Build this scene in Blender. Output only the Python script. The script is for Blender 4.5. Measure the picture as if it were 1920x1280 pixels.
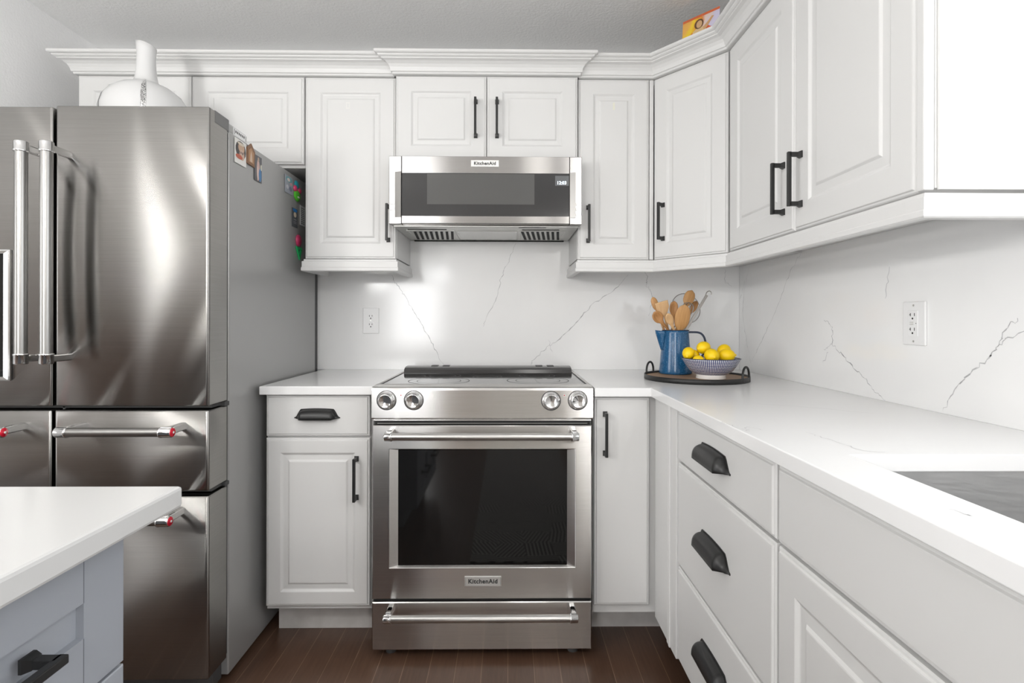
import bpy, bmesh, math, random
from mathutils import Vector, Matrix
random.seed(7)
R = math.radians
scene = bpy.context.scene
for o in list(bpy.data.objects): bpy.data.objects.remove(o)
COL = scene.collection

# ------------------------------------------------------------------ camera
cam_d = bpy.data.cameras.new('camera'); cam = bpy.data.objects.new('camera', cam_d); COL.objects.link(cam)
F_PX, CX, CY, YAW, ROLL = 1021.0, 966.0, 600.0, R(.7), .002
cam_d.sensor_fit = 'HORIZONTAL'; cam_d.sensor_width = 36.0; cam_d.lens = F_PX / 1920 * 36.0
cam_d.shift_x = (960 - CX) / 1920; cam_d.shift_y = (CY - 640) / 1920
cam_d.clip_start = .02; cam_d.clip_end = 60
fw = Vector((math.sin(YAW), math.cos(YAW), 0)); rt0 = Vector((math.cos(YAW), -math.sin(YAW), 0)); up0 = Vector((0, 0, 1))
rt = rt0 * math.cos(ROLL) + up0 * math.sin(ROLL); up = up0 * math.cos(ROLL) - rt0 * math.sin(ROLL)
m = Matrix.Identity(4)
for i in range(3): m[i][0] = rt[i]; m[i][1] = up[i]; m[i][2] = -fw[i]
m[2][3] = 1.146
cam.matrix_world = m
scene.camera = cam

# ------------------------------------------------------------------ world, lights, exposure
vs = scene.view_settings; vs.view_transform = 'Standard'; vs.look = 'None'; vs.gamma = 1; vs.use_curve_mapping = False
vs.exposure = 0.42
w = bpy.data.worlds.new('sky'); scene.world = w; w.use_nodes = True
w.node_tree.nodes['Background'].inputs[0].default_value = (.93, .96, 1, 1)
w.node_tree.nodes['Background'].inputs[1].default_value = .7

def area(name, loc, look, sx, sy, power, color=(1, 1, 1), shape='RECTANGLE', spread=180):
    d = bpy.data.lights.new(name, 'AREA'); d.shape = shape; d.size = sx; d.size_y = sy; d.energy = power; d.color = color
    d.spread = R(spread)
    o = bpy.data.objects.new(name, d); COL.objects.link(o)
    o.location = loc; o.rotation_euler = (Vector(look) - Vector(loc)).to_track_quat('-Z', 'Y').to_euler()
    return o
# daylight at the openings of the room (besides the sky seen through them)
area('patio_daylight', (-1.60, -4.23, 1.06), (-1.60, 0, 1.06), .86, 2.04, 46, (1, 1, 1))
area('sink_window_daylight', (1.16, .12, 1.64), (0, .12, 1.62), 1.3, 1.0, 9.8, (.96, .98, 1))
area('great_room_daylight', (-5.55, -.9, 1.4), (0, -.9, 1.4), 2.6, 2.0, 64, (1, 1, 1))
area('sidelight_daylight', (-4.75, -4.23, 1.25), (-4.75, 0, 1.25), .34, 2.1, 5, (1, 1, 1))
# lamps: living area globes, plus unseen fill lights added for brightness
def globe(name, loc, r_, power):
    d = bpy.data.lights.new(name, 'POINT'); d.energy = power; d.shadow_soft_size = r_; d.color = (1, .985, .96)
    o = bpy.data.objects.new(name, d); COL.objects.link(o); o.location = loc
area('counter_fill', (.20, .55, 2.405), (.20, .55, 0), .2, .2, 1.6, (1, .98, .95), 'DISK')  # unseen ceiling light, added to brighten the counter tops
globe('island_fill', (-1.4, .25, 1.63), .10, 21); globe('island_fill', (-1.4, -.75, 1.63), .10, 21)  # unseen globes made up to lift the light on ceiling and walls
globe('living_or_fill_globe', (-.9, -2.2, 1.75), .045, 5); globe('living_or_fill_globe', (-2.9, -1.3, 2.3), .07, 13)
globe('living_or_fill_globe', (1.0, -2.8, 2.25), .08, 44)  # unseen fill added from behind to reach the lower cabinet fronts

# ------------------------------------------------------------------ materials
def mat(name, color=(.8, .8, .8), rough=.4, metal=0, spec=.5, **kw):
    mt = bpy.data.materials.new(name); mt.use_nodes = True
    b = mt.node_tree.nodes['Principled BSDF']
    b.inputs['Base Color'].default_value = (*color, 1); b.inputs['Roughness'].default_value = rough
    b.inputs['Metallic'].default_value = metal; b.inputs['Specular IOR Level'].default_value = spec
    for k, v in kw.items(): b.inputs[k.replace('_', ' ')].default_value = v
    return mt
def nodes(mt): return mt.node_tree.nodes, mt.node_tree.links, mt.node_tree.nodes['Principled BSDF']
def coord(mt, scale=(1, 1, 1), rot=(0, 0, 0)):
    n, l, b = nodes(mt); c = n.new('ShaderNodeTexCoord'); mp = n.new('ShaderNodeMapping')
    mp.inputs['Scale'].default_value = scale; mp.inputs['Rotation'].default_value = rot
    l.new(c.outputs['Object'], mp.inputs['Vector']); return mp.outputs['Vector']
def noise(mt, vec, scale=5, detail=2, rough=.5):
    n, l, b = nodes(mt); t = n.new('ShaderNodeTexNoise'); t.inputs['Scale'].default_value = scale
    t.inputs['Detail'].default_value = detail; t.inputs['Roughness'].default_value = rough; l.new(vec, t.inputs['Vector']); return t.outputs['Fac']
def ramp(mt, fac, stops):
    n, l, b = nodes(mt); r = n.new('ShaderNodeValToRGB')
    while len(r.color_ramp.elements) < len(stops): r.color_ramp.elements.new(.5)
    for e, (p, c) in zip(r.color_ramp.elements, stops): e.position = p; e.color = (*c, 1)
    l.new(fac, r.inputs['Fac']); return r.outputs['Color']
def bump(mt, fac, strength=.2, dist=.002):
    n, l, b = nodes(mt); t = n.new('ShaderNodeBump'); t.inputs['Strength'].default_value = strength; t.inputs['Distance'].default_value = dist
    l.new(fac, t.inputs['Height'])
    if b.inputs['Normal'].links: l.new(b.inputs['Normal'].links[0].from_socket, t.inputs['Normal'])
    l.new(t.outputs['Normal'], b.inputs['Normal'])
def math_node(mt, op, a, b_=None):
    n, l, b = nodes(mt); t = n.new('ShaderNodeMath'); t.operation = op
    for i, v in enumerate((a, b_)):
        if v is None: continue
        if isinstance(v, (int, float)): t.inputs[i].default_value = v
        else: l.new(v, t.inputs[i])
    return t.outputs[0]
def setin(mt, name, sock):
    n, l, b = nodes(mt); l.new(sock, b.inputs[name])

M = {}
M['cab'] = mat('cabinet_paint', (.69, .688, .680), .38)
M['kick'] = mat('toe_kick_paint', (.62, .60, .58), .5); 
f_ = noise(M['kick'], coord(M['kick'], (3, 3, 3)), 6, 4); setin(M['kick'], 'Base Color', ramp(M['kick'], f_, [(.3, (.58, .56, .54)), (.7, (.68, .66, .64))]))
M['wall'] = mat('wall_paint', (.92, .92, .92), .7)
bump(M['wall'], noise(M['wall'], coord(M['wall']), 110, 3, .6), .35, .004)
M['ceil'] = mat('ceiling_paint', (.92, .92, .915), .8)
bump(M['ceil'], noise(M['ceil'], coord(M['ceil']), 85, 3, .6), .5, .005)
M['quartz'] = mat('white_quartz', (.80, .80, .795), .13, 0, .5)
f_ = noise(M['quartz'], coord(M['quartz']), 2.2, 5, .55)
setin(M['quartz'], 'Base Color', ramp(M['quartz'], f_, [(.3, (.85, .85, .85)), (.6, (.89, .89, .885))]))
M['vein'] = mat('quartz_vein', (.36, .36, .37), .16)
f_ = noise(M['vein'], coord(M['vein']), 45, 3); setin(M['vein'], 'Base Color', ramp(M['vein'], f_, [(.35, (.36, .36, .37)), (.62, (.66, .66, .66))]))
M['veinpale'] = mat('quartz_pale_vein', (.64, .64, .65), .15)
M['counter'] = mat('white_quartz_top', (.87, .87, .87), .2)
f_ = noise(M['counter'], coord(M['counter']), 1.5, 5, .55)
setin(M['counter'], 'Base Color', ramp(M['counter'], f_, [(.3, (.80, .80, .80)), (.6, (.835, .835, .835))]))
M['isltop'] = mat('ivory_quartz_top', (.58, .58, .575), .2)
M['black'] = mat('black_iron', (.018, .018, .018), .38, 0, .4)
M['blackmat'] = mat('black_plastic', (.012, .012, .012), .5)
M['gap'] = mat('dark_gap', (.01, .01, .01), .8)
def steel(name, col, rough, an, wav=0.0):
    """brushed sheet: smooth along the horizontal grain, blurred across it"""
    mt = mat(name, col, rough, 1.0); n, l, b = nodes(mt)
    gl = n.new('ShaderNodeBsdfAnisotropic'); gl.distribution = 'BECKMANN'
    gl.inputs['Roughness'].default_value = rough; gl.inputs['Anisotropy'].default_value = an
    tg = n.new('ShaderNodeTangent'); tg.direction_type = 'RADIAL'; tg.axis = 'Z'; l.new(tg.outputs[0], gl.inputs['Tangent'])
    fn = noise(mt, coord(mt, (5, 5, 900)), 1, 3)
    l.new(ramp(mt, fn, [(.25, tuple(c * .93 for c in col)), (.75, tuple(min(1, c * 1.07) for c in col))]), gl.inputs['Color'])
    if wav:
        bump(mt, noise(mt, coord(mt, (1, 1, .55)), 4.5, 1), wav, .01)
        l.new(b.inputs['Normal'].links[0].from_socket, gl.inputs['Normal'])
    l.new(gl.outputs[0], n['Material Output'].inputs['Surface'])
    return mt
M['steel'] = steel('brushed_steel', (.66, .65, .635), .27, .70, .006)
M['steeldim'] = steel('darkened_steel', (.41, .40, .39), .25, .68, .006)  # same steel as the range, base colour darkened against bright reflections
M['fridge'] = steel('fridge_steel', (.345, .337, .325), .27, .73, .005)
M['steelv'] = mat('satin_steel_tube', (.33, .325, .315), .30, 1.0)
M['rangetube'] = mat('satin_range_tube', (.56, .55, .535), .28, 1.0)
M['chrome'] = mat('polished_steel', (.72, .72, .72), .08, 1.0)
M['sinksteel'] = mat('sink_steel', (.62, .62, .62), .36, 1.0)
setin(M['sinksteel'], 'Roughness', ramp(M['sinksteel'], noise(M['sinksteel'], coord(M['sinksteel'], (6, 6, 60)), 3, 3), [(.3, (.38,) * 3), (.7, (.52,) * 3)]))
M['fside'] = mat('fridge_side_paint', (.38, .38, .375), .32, .35)
M['gasket'] = mat('gasket_grey', (.06, .06, .06), .6)
M['glass_black'] = mat('black_oven_glass', (.006, .006, .006), .04, 0, .6)
M['cook'] = mat('black_ceramic_glass', (.05, .05, .05), .05, 0, .6)
M['ring'] = mat('burner_print', (.02, .02, .02), .5, 0, .2)
M['mwglass'] = mat('smoked_glass', (.030, .030, .030), .06, 0, .5)
M['mwscreen'] = mat('smoked_window', (.085, .085, .082), .12, 0, .5)
M['alu'] = mat('filter_aluminium', (.55, .55, .53), .35, .8)
M['lens'] = mat('lamp_lens', (.72, .72, .70), .2, .3)
M['digit'] = mat('clock_digits', (.8, .9, 1), .5); 
nodes(M['digit'])[2].inputs['Emission Color'].default_value = (.8, .9, 1, 1); nodes(M['digit'])[2].inputs['Emission Strength'].default_value = 1.0
M['disp'] = mat('display_glass', (.12, .125, .13), .15)
M['badge'] = mat('badge_plate', (.74, .74, .72), .3, .7)
M['ink'] = mat('dark_ink', (.03, .03, .03), .5)
M['red'] = mat('red_enamel', (.55, .01, .03), .2)
M['white'] = mat('white_plastic', (.84, .84, .84), .3)
M['floor'] = mat('dark_wood_floor', (.05, .03, .02), .28)
v_ = coord(M['floor'], (1, 1, 1), (0, 0, R(90)))
n_, l_, b_ = nodes(M['floor'])
br = n_.new('ShaderNodeTexBrick'); br.offset = .37; br.inputs['Scale'].default_value = 1
br.inputs['Brick Width'].default_value = 1.15; br.inputs['Row Height'].default_value = .086; br.inputs['Mortar Size'].default_value = .0011
br.inputs['Mortar Smooth'].default_value = .3
br.inputs['Color1'].default_value = (.088, .047, .030, 1); br.inputs['Color2'].default_value = (.115, .064, .042, 1); br.inputs['Mortar'].default_value = (.24, .155, .11, 1)
l_.new(v_, br.inputs['Vector'])
gr = noise(M['floor'], coord(M['floor'], (40, 2.5, 1)), 3, 5, .6)
mx = n_.new('ShaderNodeMix'); mx.data_type = 'RGBA'; mx.blend_type = 'MULTIPLY'; mx.inputs[0].default_value = .55
l_.new(br.outputs['Color'], mx.inputs[6]); l_.new(ramp(M['floor'], gr, [(.3, (.6, .58, .55)), (.7, (1.15, 1.15, 1.15))]), mx.inputs[7])
l_.new(mx.outputs[2], b_.inputs['Base Color'])
bump(M['floor'], br.outputs['Fac'], -.25, .002)
M['island'] = mat('blue_grey_paint', (.33, .35, .385), .42)
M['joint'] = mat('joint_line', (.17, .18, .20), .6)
def wood(name, c1, c2, sc=(60, 60, 6)):
    mt = mat(name, c1, .5)
    setin(mt, 'Base Color', ramp(mt, noise(mt, coord(mt, sc), 2, 4, .6), [(.3, c1), (.7, c2)])); return mt
M['spoon'] = wood('beech_wood', (.46, .235, .085), (.60, .34, .14))
M['spoonpale'] = wood('maple_wood', (.58, .34, .16), (.70, .46, .24))
M['spoondark'] = wood('olive_wood', (.36, .17, .06), (.52, .27, .10))
M['traywood'] = wood('tray_wood', (.30, .17, .085), (.42, .26, .14), (6, 60, 6))
M['enamel'] = mat('blue_enamel', (.012, .085, .20), .18, 0, .6)
setin(M['enamel'], 'Base Color', ramp(M['enamel'], noise(M['enamel'], coord(M['enamel']), 260, 2), [(.35, (.008, .075, .19)), (.62, (.018, .115, .255)), (.74, (.13, .27, .42))]))
M['enamelrim'] = mat('dark_enamel_rim', (.01, .02, .05), .3)
M['lemon'] = mat('lemon_skin', (.95, .64, .0), .42)
bump(M['lemon'], noise(M['lemon'], coord(M['lemon']), 260, 1), .15, .001)
M['bowl'] = mat('patterned_ceramic', (.8, .8, .8), .25)
n_, l_, b_ = nodes(M['bowl']); tc = n_.new('ShaderNodeTexCoord'); sp = n_.new('ShaderNodeSeparateXYZ'); l_.new(tc.outputs['Object'], sp.inputs[0])
at = math_node(M['bowl'], 'ARCTAN2', sp.outputs[1], sp.outputs[0])
u1 = math_node(M['bowl'], 'ADD', math_node(M['bowl'], 'MULTIPLY', at, 46), math_node(M['bowl'], 'MULTIPLY', sp.outputs[2], 560))
u2 = math_node(M['bowl'], 'SUBTRACT', math_node(M['bowl'], 'MULTIPLY', at, 46), math_node(M['bowl'], 'MULTIPLY', sp.outputs[2], 560))
pr = math_node(M['bowl'], 'MULTIPLY', math_node(M['bowl'], 'SINE', u1), math_node(M['bowl'], 'SINE', u2))
pr = math_node(M['bowl'], 'ADD', math_node(M['bowl'], 'MULTIPLY', pr, .5), .5)
l_.new(ramp(M['bowl'], pr, [(.50, (.018, .03, .13)), (.66, (.80, .81, .84))]), b_.inputs['Base Color'])
M['porcelain'] = mat('white_porcelain', (.83, .82, .80), .25)
M['bowlrim'] = mat('navy_rim', (.03, .04, .10), .3)
M['wire'] = mat('steel_wire', (.34, .32, .30), .3, 1.0)
M['mesh'] = mat('fine_wire_mesh', (.55, .55, .55), .5, .5); 
nodes(M['mesh'])[2].inputs['Alpha'].default_value = .13
M['vase'] = mat('white_vase_glaze', (.64, .64, .64), .25)
M['silver'] = mat('silver_glitter', (.6, .6, .6), .3, .7)
setin(M['silver'], 'Base Color', ramp(M['silver'], noise(M['silver'], coord(M['silver']), 320, 2), [(.42, (.12, .12, .12)), (.58, (.85, .85, .85))]))
M['silverline'] = mat('silver_line', (.55, .55, .55), .2, .9)
M['rug'] = mat('grey_patterned_rug', (.2, .19, .18), .95)
n_, l_, b_ = nodes(M['rug'])
v_ = coord(M['rug']); q_ = n_.new('ShaderNodeTexVoronoi'); q_.inputs['Scale'].default_value = 7; q_.inputs['Randomness'].default_value = .3; l_.new(v_, q_.inputs['Vector'])
sc_ = n_.new('ShaderNodeSeparateColor'); l_.new(q_.outputs['Color'], sc_.inputs[0]); sx_ = n_.new('ShaderNodeSeparateXYZ'); l_.new(v_, sx_.inputs[0])
an_ = math_node(M['rug'], 'MULTIPLY', sc_.outputs[0], 6.28)
pr = math_node(M['rug'], 'ADD', math_node(M['rug'], 'MULTIPLY', sx_.outputs[0], math_node(M['rug'], 'COSINE', an_)), math_node(M['rug'], 'MULTIPLY', sx_.outputs[1], math_node(M['rug'], 'SINE', an_)))
pr = math_node(M['rug'], 'ADD', math_node(M['rug'], 'MULTIPLY', math_node(M['rug'], 'SINE', math_node(M['rug'], 'MULTIPLY', pr, 330)), .5), .5)
l_.new(ramp(M['rug'], pr, [(.35, (.08, .076, .07)), (.65, (.46, .44, .41))]), b_.inputs['Base Color'])
def flat(name, c, rough=.4): return mat(name, c, rough)

# ------------------------------------------------------------------ mesh helpers
class MB:
    def __init__(s): s.v = []; s.f = []; s.mi = []; s.sm = []
    def add(s, vs_, fs, mi=0, smooth=False, mx=None):
        k = len(s.v)
        s.v += [tuple(mx @ Vector(p)) if mx else tuple(p) for p in vs_]
        for f in fs: s.f.append([k + i for i in f]); s.mi.append(mi); s.sm.append(smooth)
        return s
    def box(s, x0, x1, y0, y1, z0, z1, bev=0, mi=0, mx=None, seg=2):
        bm = bmesh.new()
        vs_ = [bm.verts.new(p) for p in [(x0, y0, z0), (x1, y0, z0), (x1, y1, z0), (x0, y1, z0), (x0, y0, z1), (x1, y0, z1), (x1, y1, z1), (x0, y1, z1)]]
        for f in [(0, 3, 2, 1), (4, 5, 6, 7), (0, 1, 5, 4), (1, 2, 6, 5), (2, 3, 7, 6), (3, 0, 4, 7)]: bm.faces.new([vs_[i] for i in f])
        if bev: bmesh.ops.bevel(bm, geom=bm.edges[:], offset=bev, segments=seg, profile=.5, affect='EDGES')
        bm.verts.index_update()
        s.add([v.co[:] for v in bm.verts], [[v.index for v in f.verts] for f in bm.faces], mi, False, mx); bm.free(); return s
    def tube(s, pts, r, seg=12, mi=0, closed=False, mx=None, cap=True):
        pts = [Vector(p) for p in pts]; n = len(pts); rs = r if isinstance(r, (list, tuple)) else [r] * n
        vs_ = []; fs = []; prev = None
        for i, p in enumerate(pts):
            a = pts[i - 1] if (i > 0 or closed) else p; b = pts[(i + 1) % n] if (i < n - 1 or closed) else p
            t = (b - a).normalized()
            if prev is None:
                u = t.orthogonal().normalized()
            else: u = (prev - t * prev.dot(t)).normalized()
            prev = u; w_ = t.cross(u)
            for k in range(seg):
                an = 2 * math.pi * k / seg; vs_.append(p + (u * math.cos(an) + w_ * math.sin(an)) * rs[i])
        for i in range(n if closed else n - 1):
            j = (i + 1) % n
            for k in range(seg): fs.append((i * seg + k, i * seg + (k + 1) % seg, j * seg + (k + 1) % seg, j * seg + k))
        s.add(vs_, fs, mi, True, mx)
        if cap and not closed:
            s.add(vs_[:seg], [list(range(seg))[::-1]], mi, False, mx); s.add(vs_[-seg:], [list(range(seg))], mi, False, mx)
        return s
    def lathe(s, prof, seg=40, mi=0, mx=None, smooth=True, a0=0, a1=360):
        vs_ = []; fs = []; full = a1 - a0 >= 360; n = seg if full else seg + 1
        for (r, z) in prof:
            for k in range(n):
                an = R(a0 + (a1 - a0) * k / seg); vs_.append((r * math.cos(an), r * math.sin(an), z))
        for i in range(len(prof) - 1):
            for k in range(seg): 
                k2 = (k + 1) % n
                fs.append((i * n + k, i * n + k2, (i + 1) * n + k2, (i + 1) * n + k))
        return s.add(vs_, fs, mi, smooth, mx)
    def prism(s, poly, z0, z1, mi=0, mx=None):
        n = len(poly)
        vs_ = [(x, y, z0) for x, y in poly] + [(x, y, z1) for x, y in poly]
        fs = [list(range(n))[::-1], list(range(n, 2 * n))] + [(i, (i + 1) % n, n + (i + 1) % n, n + i) for i in range(n)]
        return s.add(vs_, fs, mi, False, mx)
    def rings(s, rs, mi=0, mx=None, close=True, back=True, mis=None):
        """nested rectangles (x0,x1,z0,z1,y) joined front to back"""
        vs_ = []; 
        for (x0, x1, z0, z1, y) in rs: vs_ += [(x0, y, z0), (x1, y, z0), (x1, y, z1), (x0, y, z1)]
        k0 = len(s.v); s.add(vs_, [], mi, False, mx)
        def face(f, m_): s.f.append([k0 + i for i in f]); s.mi.append(m_); s.sm.append(False)
        for i in range(len(rs) - 1):
            for k in range(4): face((i * 4 + k, i * 4 + (k + 1) % 4, i * 4 + 4 + (k + 1) % 4, i * 4 + 4 + k), mis[i] if mis else mi)
        if close: face([len(rs) * 4 - 4 + k for k in range(4)], mis[-1] if mis else mi)
        if back: face([3, 2, 1, 0], mi)
        return s
    def sweep(s, path, prof, mi=0, closed_prof=True):
        """mitred sweep of profile (n,z) on the right hand side of an XY path"""
        pts = [Vector((p[0], p[1])) for p in path]; n = len(pts); cols = []
        for i in range(n):
            d0 = (pts[i] - pts[i - 1]).normalized() if i > 0 else None
            d1 = (pts[i + 1] - pts[i]).normalized() if i < n - 1 else None
            n0 = Vector((d0.y, -d0.x)) if d0 else None; n1 = Vector((d1.y, -d1.x)) if d1 else None
            if n0 is None: mt_ = n1
            elif n1 is None: mt_ = n0
            else:
                b = (n0 + n1).normalized(); mt_ = b / max(.2, b.dot(n0))
            cols.append([(pts[i].x + mt_.x * a, pts[i].y + mt_.y * a, z) for a, z in prof])
        m_ = len(prof); vs_ = [p for c in cols for p in c]; fs = []
        for i in range(n - 1):
            for k in range(m_ if closed_prof else m_ - 1):
                fs.append((i * m_ + k, i * m_ + (k + 1) % m_, (i + 1) * m_ + (k + 1) % m_, (i + 1) * m_ + k))
        fs.append(list(range(m_))); fs.append([(n - 1) * m_ + k for k in range(m_)][::-1])
        return s.add(vs_, fs, mi)
    def build(s, name, mats, parent=None, origin=(0, 0, 0), recalc=True):
        o_ = Vector(origin); me = bpy.data.meshes.new(name)
        me.from_pydata([Vector(p) - o_ for p in s.v], [], s.f)
        for mm in (mats if isinstance(mats, (list, tuple)) else [mats]): me.materials.append(M[mm] if isinstance(mm, str) else mm)
        me.polygons.foreach_set('material_index', s.mi); me.polygons.foreach_set('use_smooth', s.sm)
        if recalc:
            bm = bmesh.new(); bm.from_mesh(me); bmesh.ops.recalc_face_normals(bm, faces=bm.faces); bm.to_mesh(me); bm.free()
        me.update()
        ob = bpy.data.objects.new(name, me); COL.objects.link(ob)
        if parent is not None: ob.parent = parent
        else: ob.location = o_
        return ob

def tag(o, label, cat, group=None):
    o['label'] = label; o['category'] = cat
    if group: o['group'] = group
    return o
def thing(name, label, cat, loc=(0, 0, 0), rz=0, group=None):
    o = bpy.data.objects.new(name, None); COL.objects.link(o); o.empty_display_size = .05
    o.location = loc; o.rotation_euler = (0, 0, rz); return tag(o, label, cat, group)
def struct(o): o['kind'] = 'structure'; return o
def text(body, size, name, mat_, parent, mx, extrude=.0004, bold=0.0, spacing=1.0):
    c = bpy.data.curves.new(name, 'FONT'); c.body = body; c.size = size; c.align_x = 'CENTER'; c.align_y = 'CENTER'
    c.extrude = extrude; c.offset = bold; c.space_character = spacing; c.resolution_u = 3
    t = bpy.data.objects.new(name, c); COL.objects.link(t); dg = bpy.context.evaluated_depsgraph_get()
    me = bpy.data.meshes.new_from_object(t.evaluated_get(dg)); bpy.data.objects.remove(t)
    me.transform(mx); me.materials.clear(); me.materials.append(M[mat_]); me.name = name
    o = bpy.data.objects.new(name, me); COL.objects.link(o); o.parent = parent; return o
def TR(x, y, z, rx=0, ry=0, rz=0): return Matrix.Translation((x, y, z)) @ Matrix.Rotation(rz, 4, 'Z') @ Matrix.Rotation(ry, 4, 'Y') @ Matrix.Rotation(rx, 4, 'X')
FRONT = R(90)     # text stands up facing -Y

# ------------------------------------------------------------------ room
WX, WY, CZ = 1.09, 2.56, 2.413
LX = -1.92
def slab(name, x0, x1, y0, y1, z0, z1, mt): return struct(MB().box(x0, x1, y0, y1, z0, z1).build(name, mt))
slab('floor', -5.6, 1.30, -4.3, 2.70, -.05, 0, 'floor')
slab('ceiling', -5.6, 1.30, -4.3, 2.70, CZ, CZ + .05, 'ceil')
slab('wall_back', -5.6, 1.30, WY + .014, 2.70, 0, CZ, 'wall')
slab('wall_left', LX - .12, LX, 1.25, WY + .014, 0, CZ, 'wall')
def wall_with_hole(name, axis, c0, c1, a0, a1, holes):
    """wall between c0..c1 on the fixed axis, running a0..a1, rectangular holes (a,b,z0,z1)"""
    b = MB(); holes = sorted(holes); cur = a0
    def bx(p, q, z0, z1):
        if q - p < 1e-4 or z1 - z0 < 1e-4: return
        if axis == 'x': b.box(c0, c1, p, q, z0, z1)
        else: b.box(p, q, c0, c1, z0, z1)
    for (p, q, z0, z1) in holes:
        bx(cur, p, 0, CZ); bx(p, q, 0, z0); bx(p, q, z1, CZ); cur = q
    bx(cur, a1, 0, CZ)
    return struct(b.build(name, 'wall' if name == 'wall_right' else 'wall2'))
wall_with_hole('wall_right', 'x', WX + .014, WX + .12, -4.3, WY + .014, [(-.55, .79, 1.12, 2.16)])
M['wall2'] = mat('greige_wall_paint', (.46, .445, .42), .75)
wall_with_hole('wall_rear', 'y', -4.30, -4.20, -5.6, WX + .12, [(-2.04, -1.16, .02, 2.12), (-4.94, -4.56, .2, 2.3)])
wall_with_hole('wall_far', 'x', -5.6, -5.5, -4.2, WY + .014, [(-2.25, .45, .4, 2.4)])
def win_frame(name, axis, c0, c1, a0, a1, z0, z1, bar=True):
    b = MB(); t = .04
    def bx(p, q, r_, s_):
        if axis == 'x': b.box(c0, c1, p, q, r_, s_)
        else: b.box(p, q, c0, c1, r_, s_)
    bx(a0, a0 + t, z0, z1); bx(a1 - t, a1, z0, z1); bx(a0 + t, a1 - t, z0, z0 + t); bx(a0 + t, a1 - t, z1 - t, z1)
    if bar: mid = (a0 + a1) / 2; bx(mid - .015, mid + .015, z0 + t, z1 - t)
    return struct(b.build(name, 'white'))
win_frame('window_1', 'x', WX + .02, WX + .06, -.55, .79, 1.12, 2.16)
win_frame('door_1', 'y', -4.29, -4.25, -2.04, -1.16, .02, 2.12, False)
win_frame('window_2', 'y', -4.29, -4.25, -4.94, -4.56, .2, 2.3, False)
win_frame('window_3', 'x', -5.58, -5.54, -2.25, .45, .4, 2.4)

# ------------------------------------------------------------------ quartz backsplash with veins
def jag(pts, amp, n=7):
    out = []
    for (a, b) in zip(pts[:-1], pts[1:]):
        for k in range(n):
            t = k / n; out.append((a[0] + (b[0] - a[0]) * t + random.uniform(-amp, amp) * (0 if k == 0 else 1), a[1] + (b[1] - a[1]) * t + random.uniform(-amp, amp) * (0 if k == 0 else 1)))
    out.append(pts[-1]); return out
def vein(mb, pts, to3, w0, mi, amp=.005):
    p = jag(pts, amp); n = len(p); vs_ = []; fs = []
    for i, q in enumerate(p):
        a = p[max(0, i - 1)]; b = p[min(n - 1, i + 1)]; d = Vector((b[0] - a[0], b[1] - a[1])).normalized(); nn = Vector((-d.y, d.x))
        ww = w0 * random.uniform(.35, 1.25) * (.4 + .6 * math.sin(math.pi * (i + .6) / (n + .2)))
        vs_ += [to3(q[0] + nn.x * ww, q[1] + nn.y * ww), to3(q[0] - nn.x * ww, q[1] - nn.y * ww)]
    for i in range(n - 1): fs.append((2 * i, 2 * i + 1, 2 * i + 3, 2 * i + 2))
    mb.add(vs_, fs, mi)
VB = [[(-0.5468, 1.3574), (-0.5218, 1.3075), (-0.4843, 1.2575), (-0.4342, 1.1701), (-0.3841, 1.0826), (-0.3464, 1.0076), (-0.3038, 0.9375)], [(0.0356, 1.5096), (0.0031, 1.4343), (-0.0343, 1.3464), (-0.0592, 1.2461), (-0.1041, 1.1583), (-0.119, 1.1156)], [(0.5638, 1.3607), (0.4934, 1.2851), (0.3929, 1.2221), (0.3301, 1.1466), (0.2423, 1.0586), (0.1796, 1.0208), (0.117, 0.958), (0.1019, 0.9379)], [(0.6394, 1.3786), (0.6546, 1.3484), (0.6471, 1.3107), (0.6699, 1.2856), (0.6851, 1.2479), (0.66, 1.1674)], [(1.021, 1.3873), (1.0236, 1.3294), (1.0541, 1.3068)], [(0.1871, 1.0535), (0.2073, 0.9958)]]
VR = [[(2.4532, 1.3897), (2.5085, 1.284), (2.5195, 1.1729), (2.4792, 1.0505), (2.4349, 0.9563)], [(2.017, 1.4026), (2.1015, 1.3242), (2.1632, 1.2441), (2.2514, 1.137), (2.347, 1.0441), (2.4296, 0.9615)], [(1.8685, 1.1481), (1.8189, 1.1266), (1.8217, 1.0673), (1.763, 1.0351), (1.7079, 0.9964), (1.6438, 0.9696), (1.6075, 0.9339), (1.5615, 0.9168)], [(1.8682, 1.0468), (1.8217, 1.0673)], [(1.3527, 0.9207), (1.3169, 0.9788), (1.271, 1.0224), (1.2212, 1.0635), (1.2011, 1.0887), (1.1752, 1.1109), (1.1207, 1.1315)], [(1.1971, 1.0924), (1.1778, 1.1307), (1.1528, 1.1527)], [(1.545, 1.3008), (1.5624, 1.2099)], [(2.4974, 1.3325), (2.549, 1.2485)], [(1.843, 1.0391), (1.8744, 1.0002)]]
VC = [[(0.4905, 1.2459), (0.4960, 1.1658), (0.503, 1.1376), (0.5206, 1.1833), (0.5395, 1.1486)], [(0.6184, 1.1264), (0.6291, 1.0507), (0.6349, 0.9643), (0.665, 0.9525)], [(0.6725, 1.5287), (0.7882, 1.4624), (0.9175, 1.353)], [(0.543, 0.6637), (0.5524, 0.64)]]
b = MB().box(-.90, WX, WY, WY + .013, .9143, 1.80)
for i, p in enumerate(VB): vein(b, p, lambda a, z: (a, WY - .0004, z), .0021 if i in (0, 2) else .0013, 2 if i in (4, 5) else 1)
tag(b.build('backsplash', ['quartz', 'vein', 'veinpale'], None, (0, WY, .914), False), 'white quartz backsplash slab with grey veins behind the range', 'backsplash')
b = MB().box(WX, WX + .013, .86, WY - .001, .9143, 1.80).box(WX, WX + .013, -.9, .86, .9143, 1.10)
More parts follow.
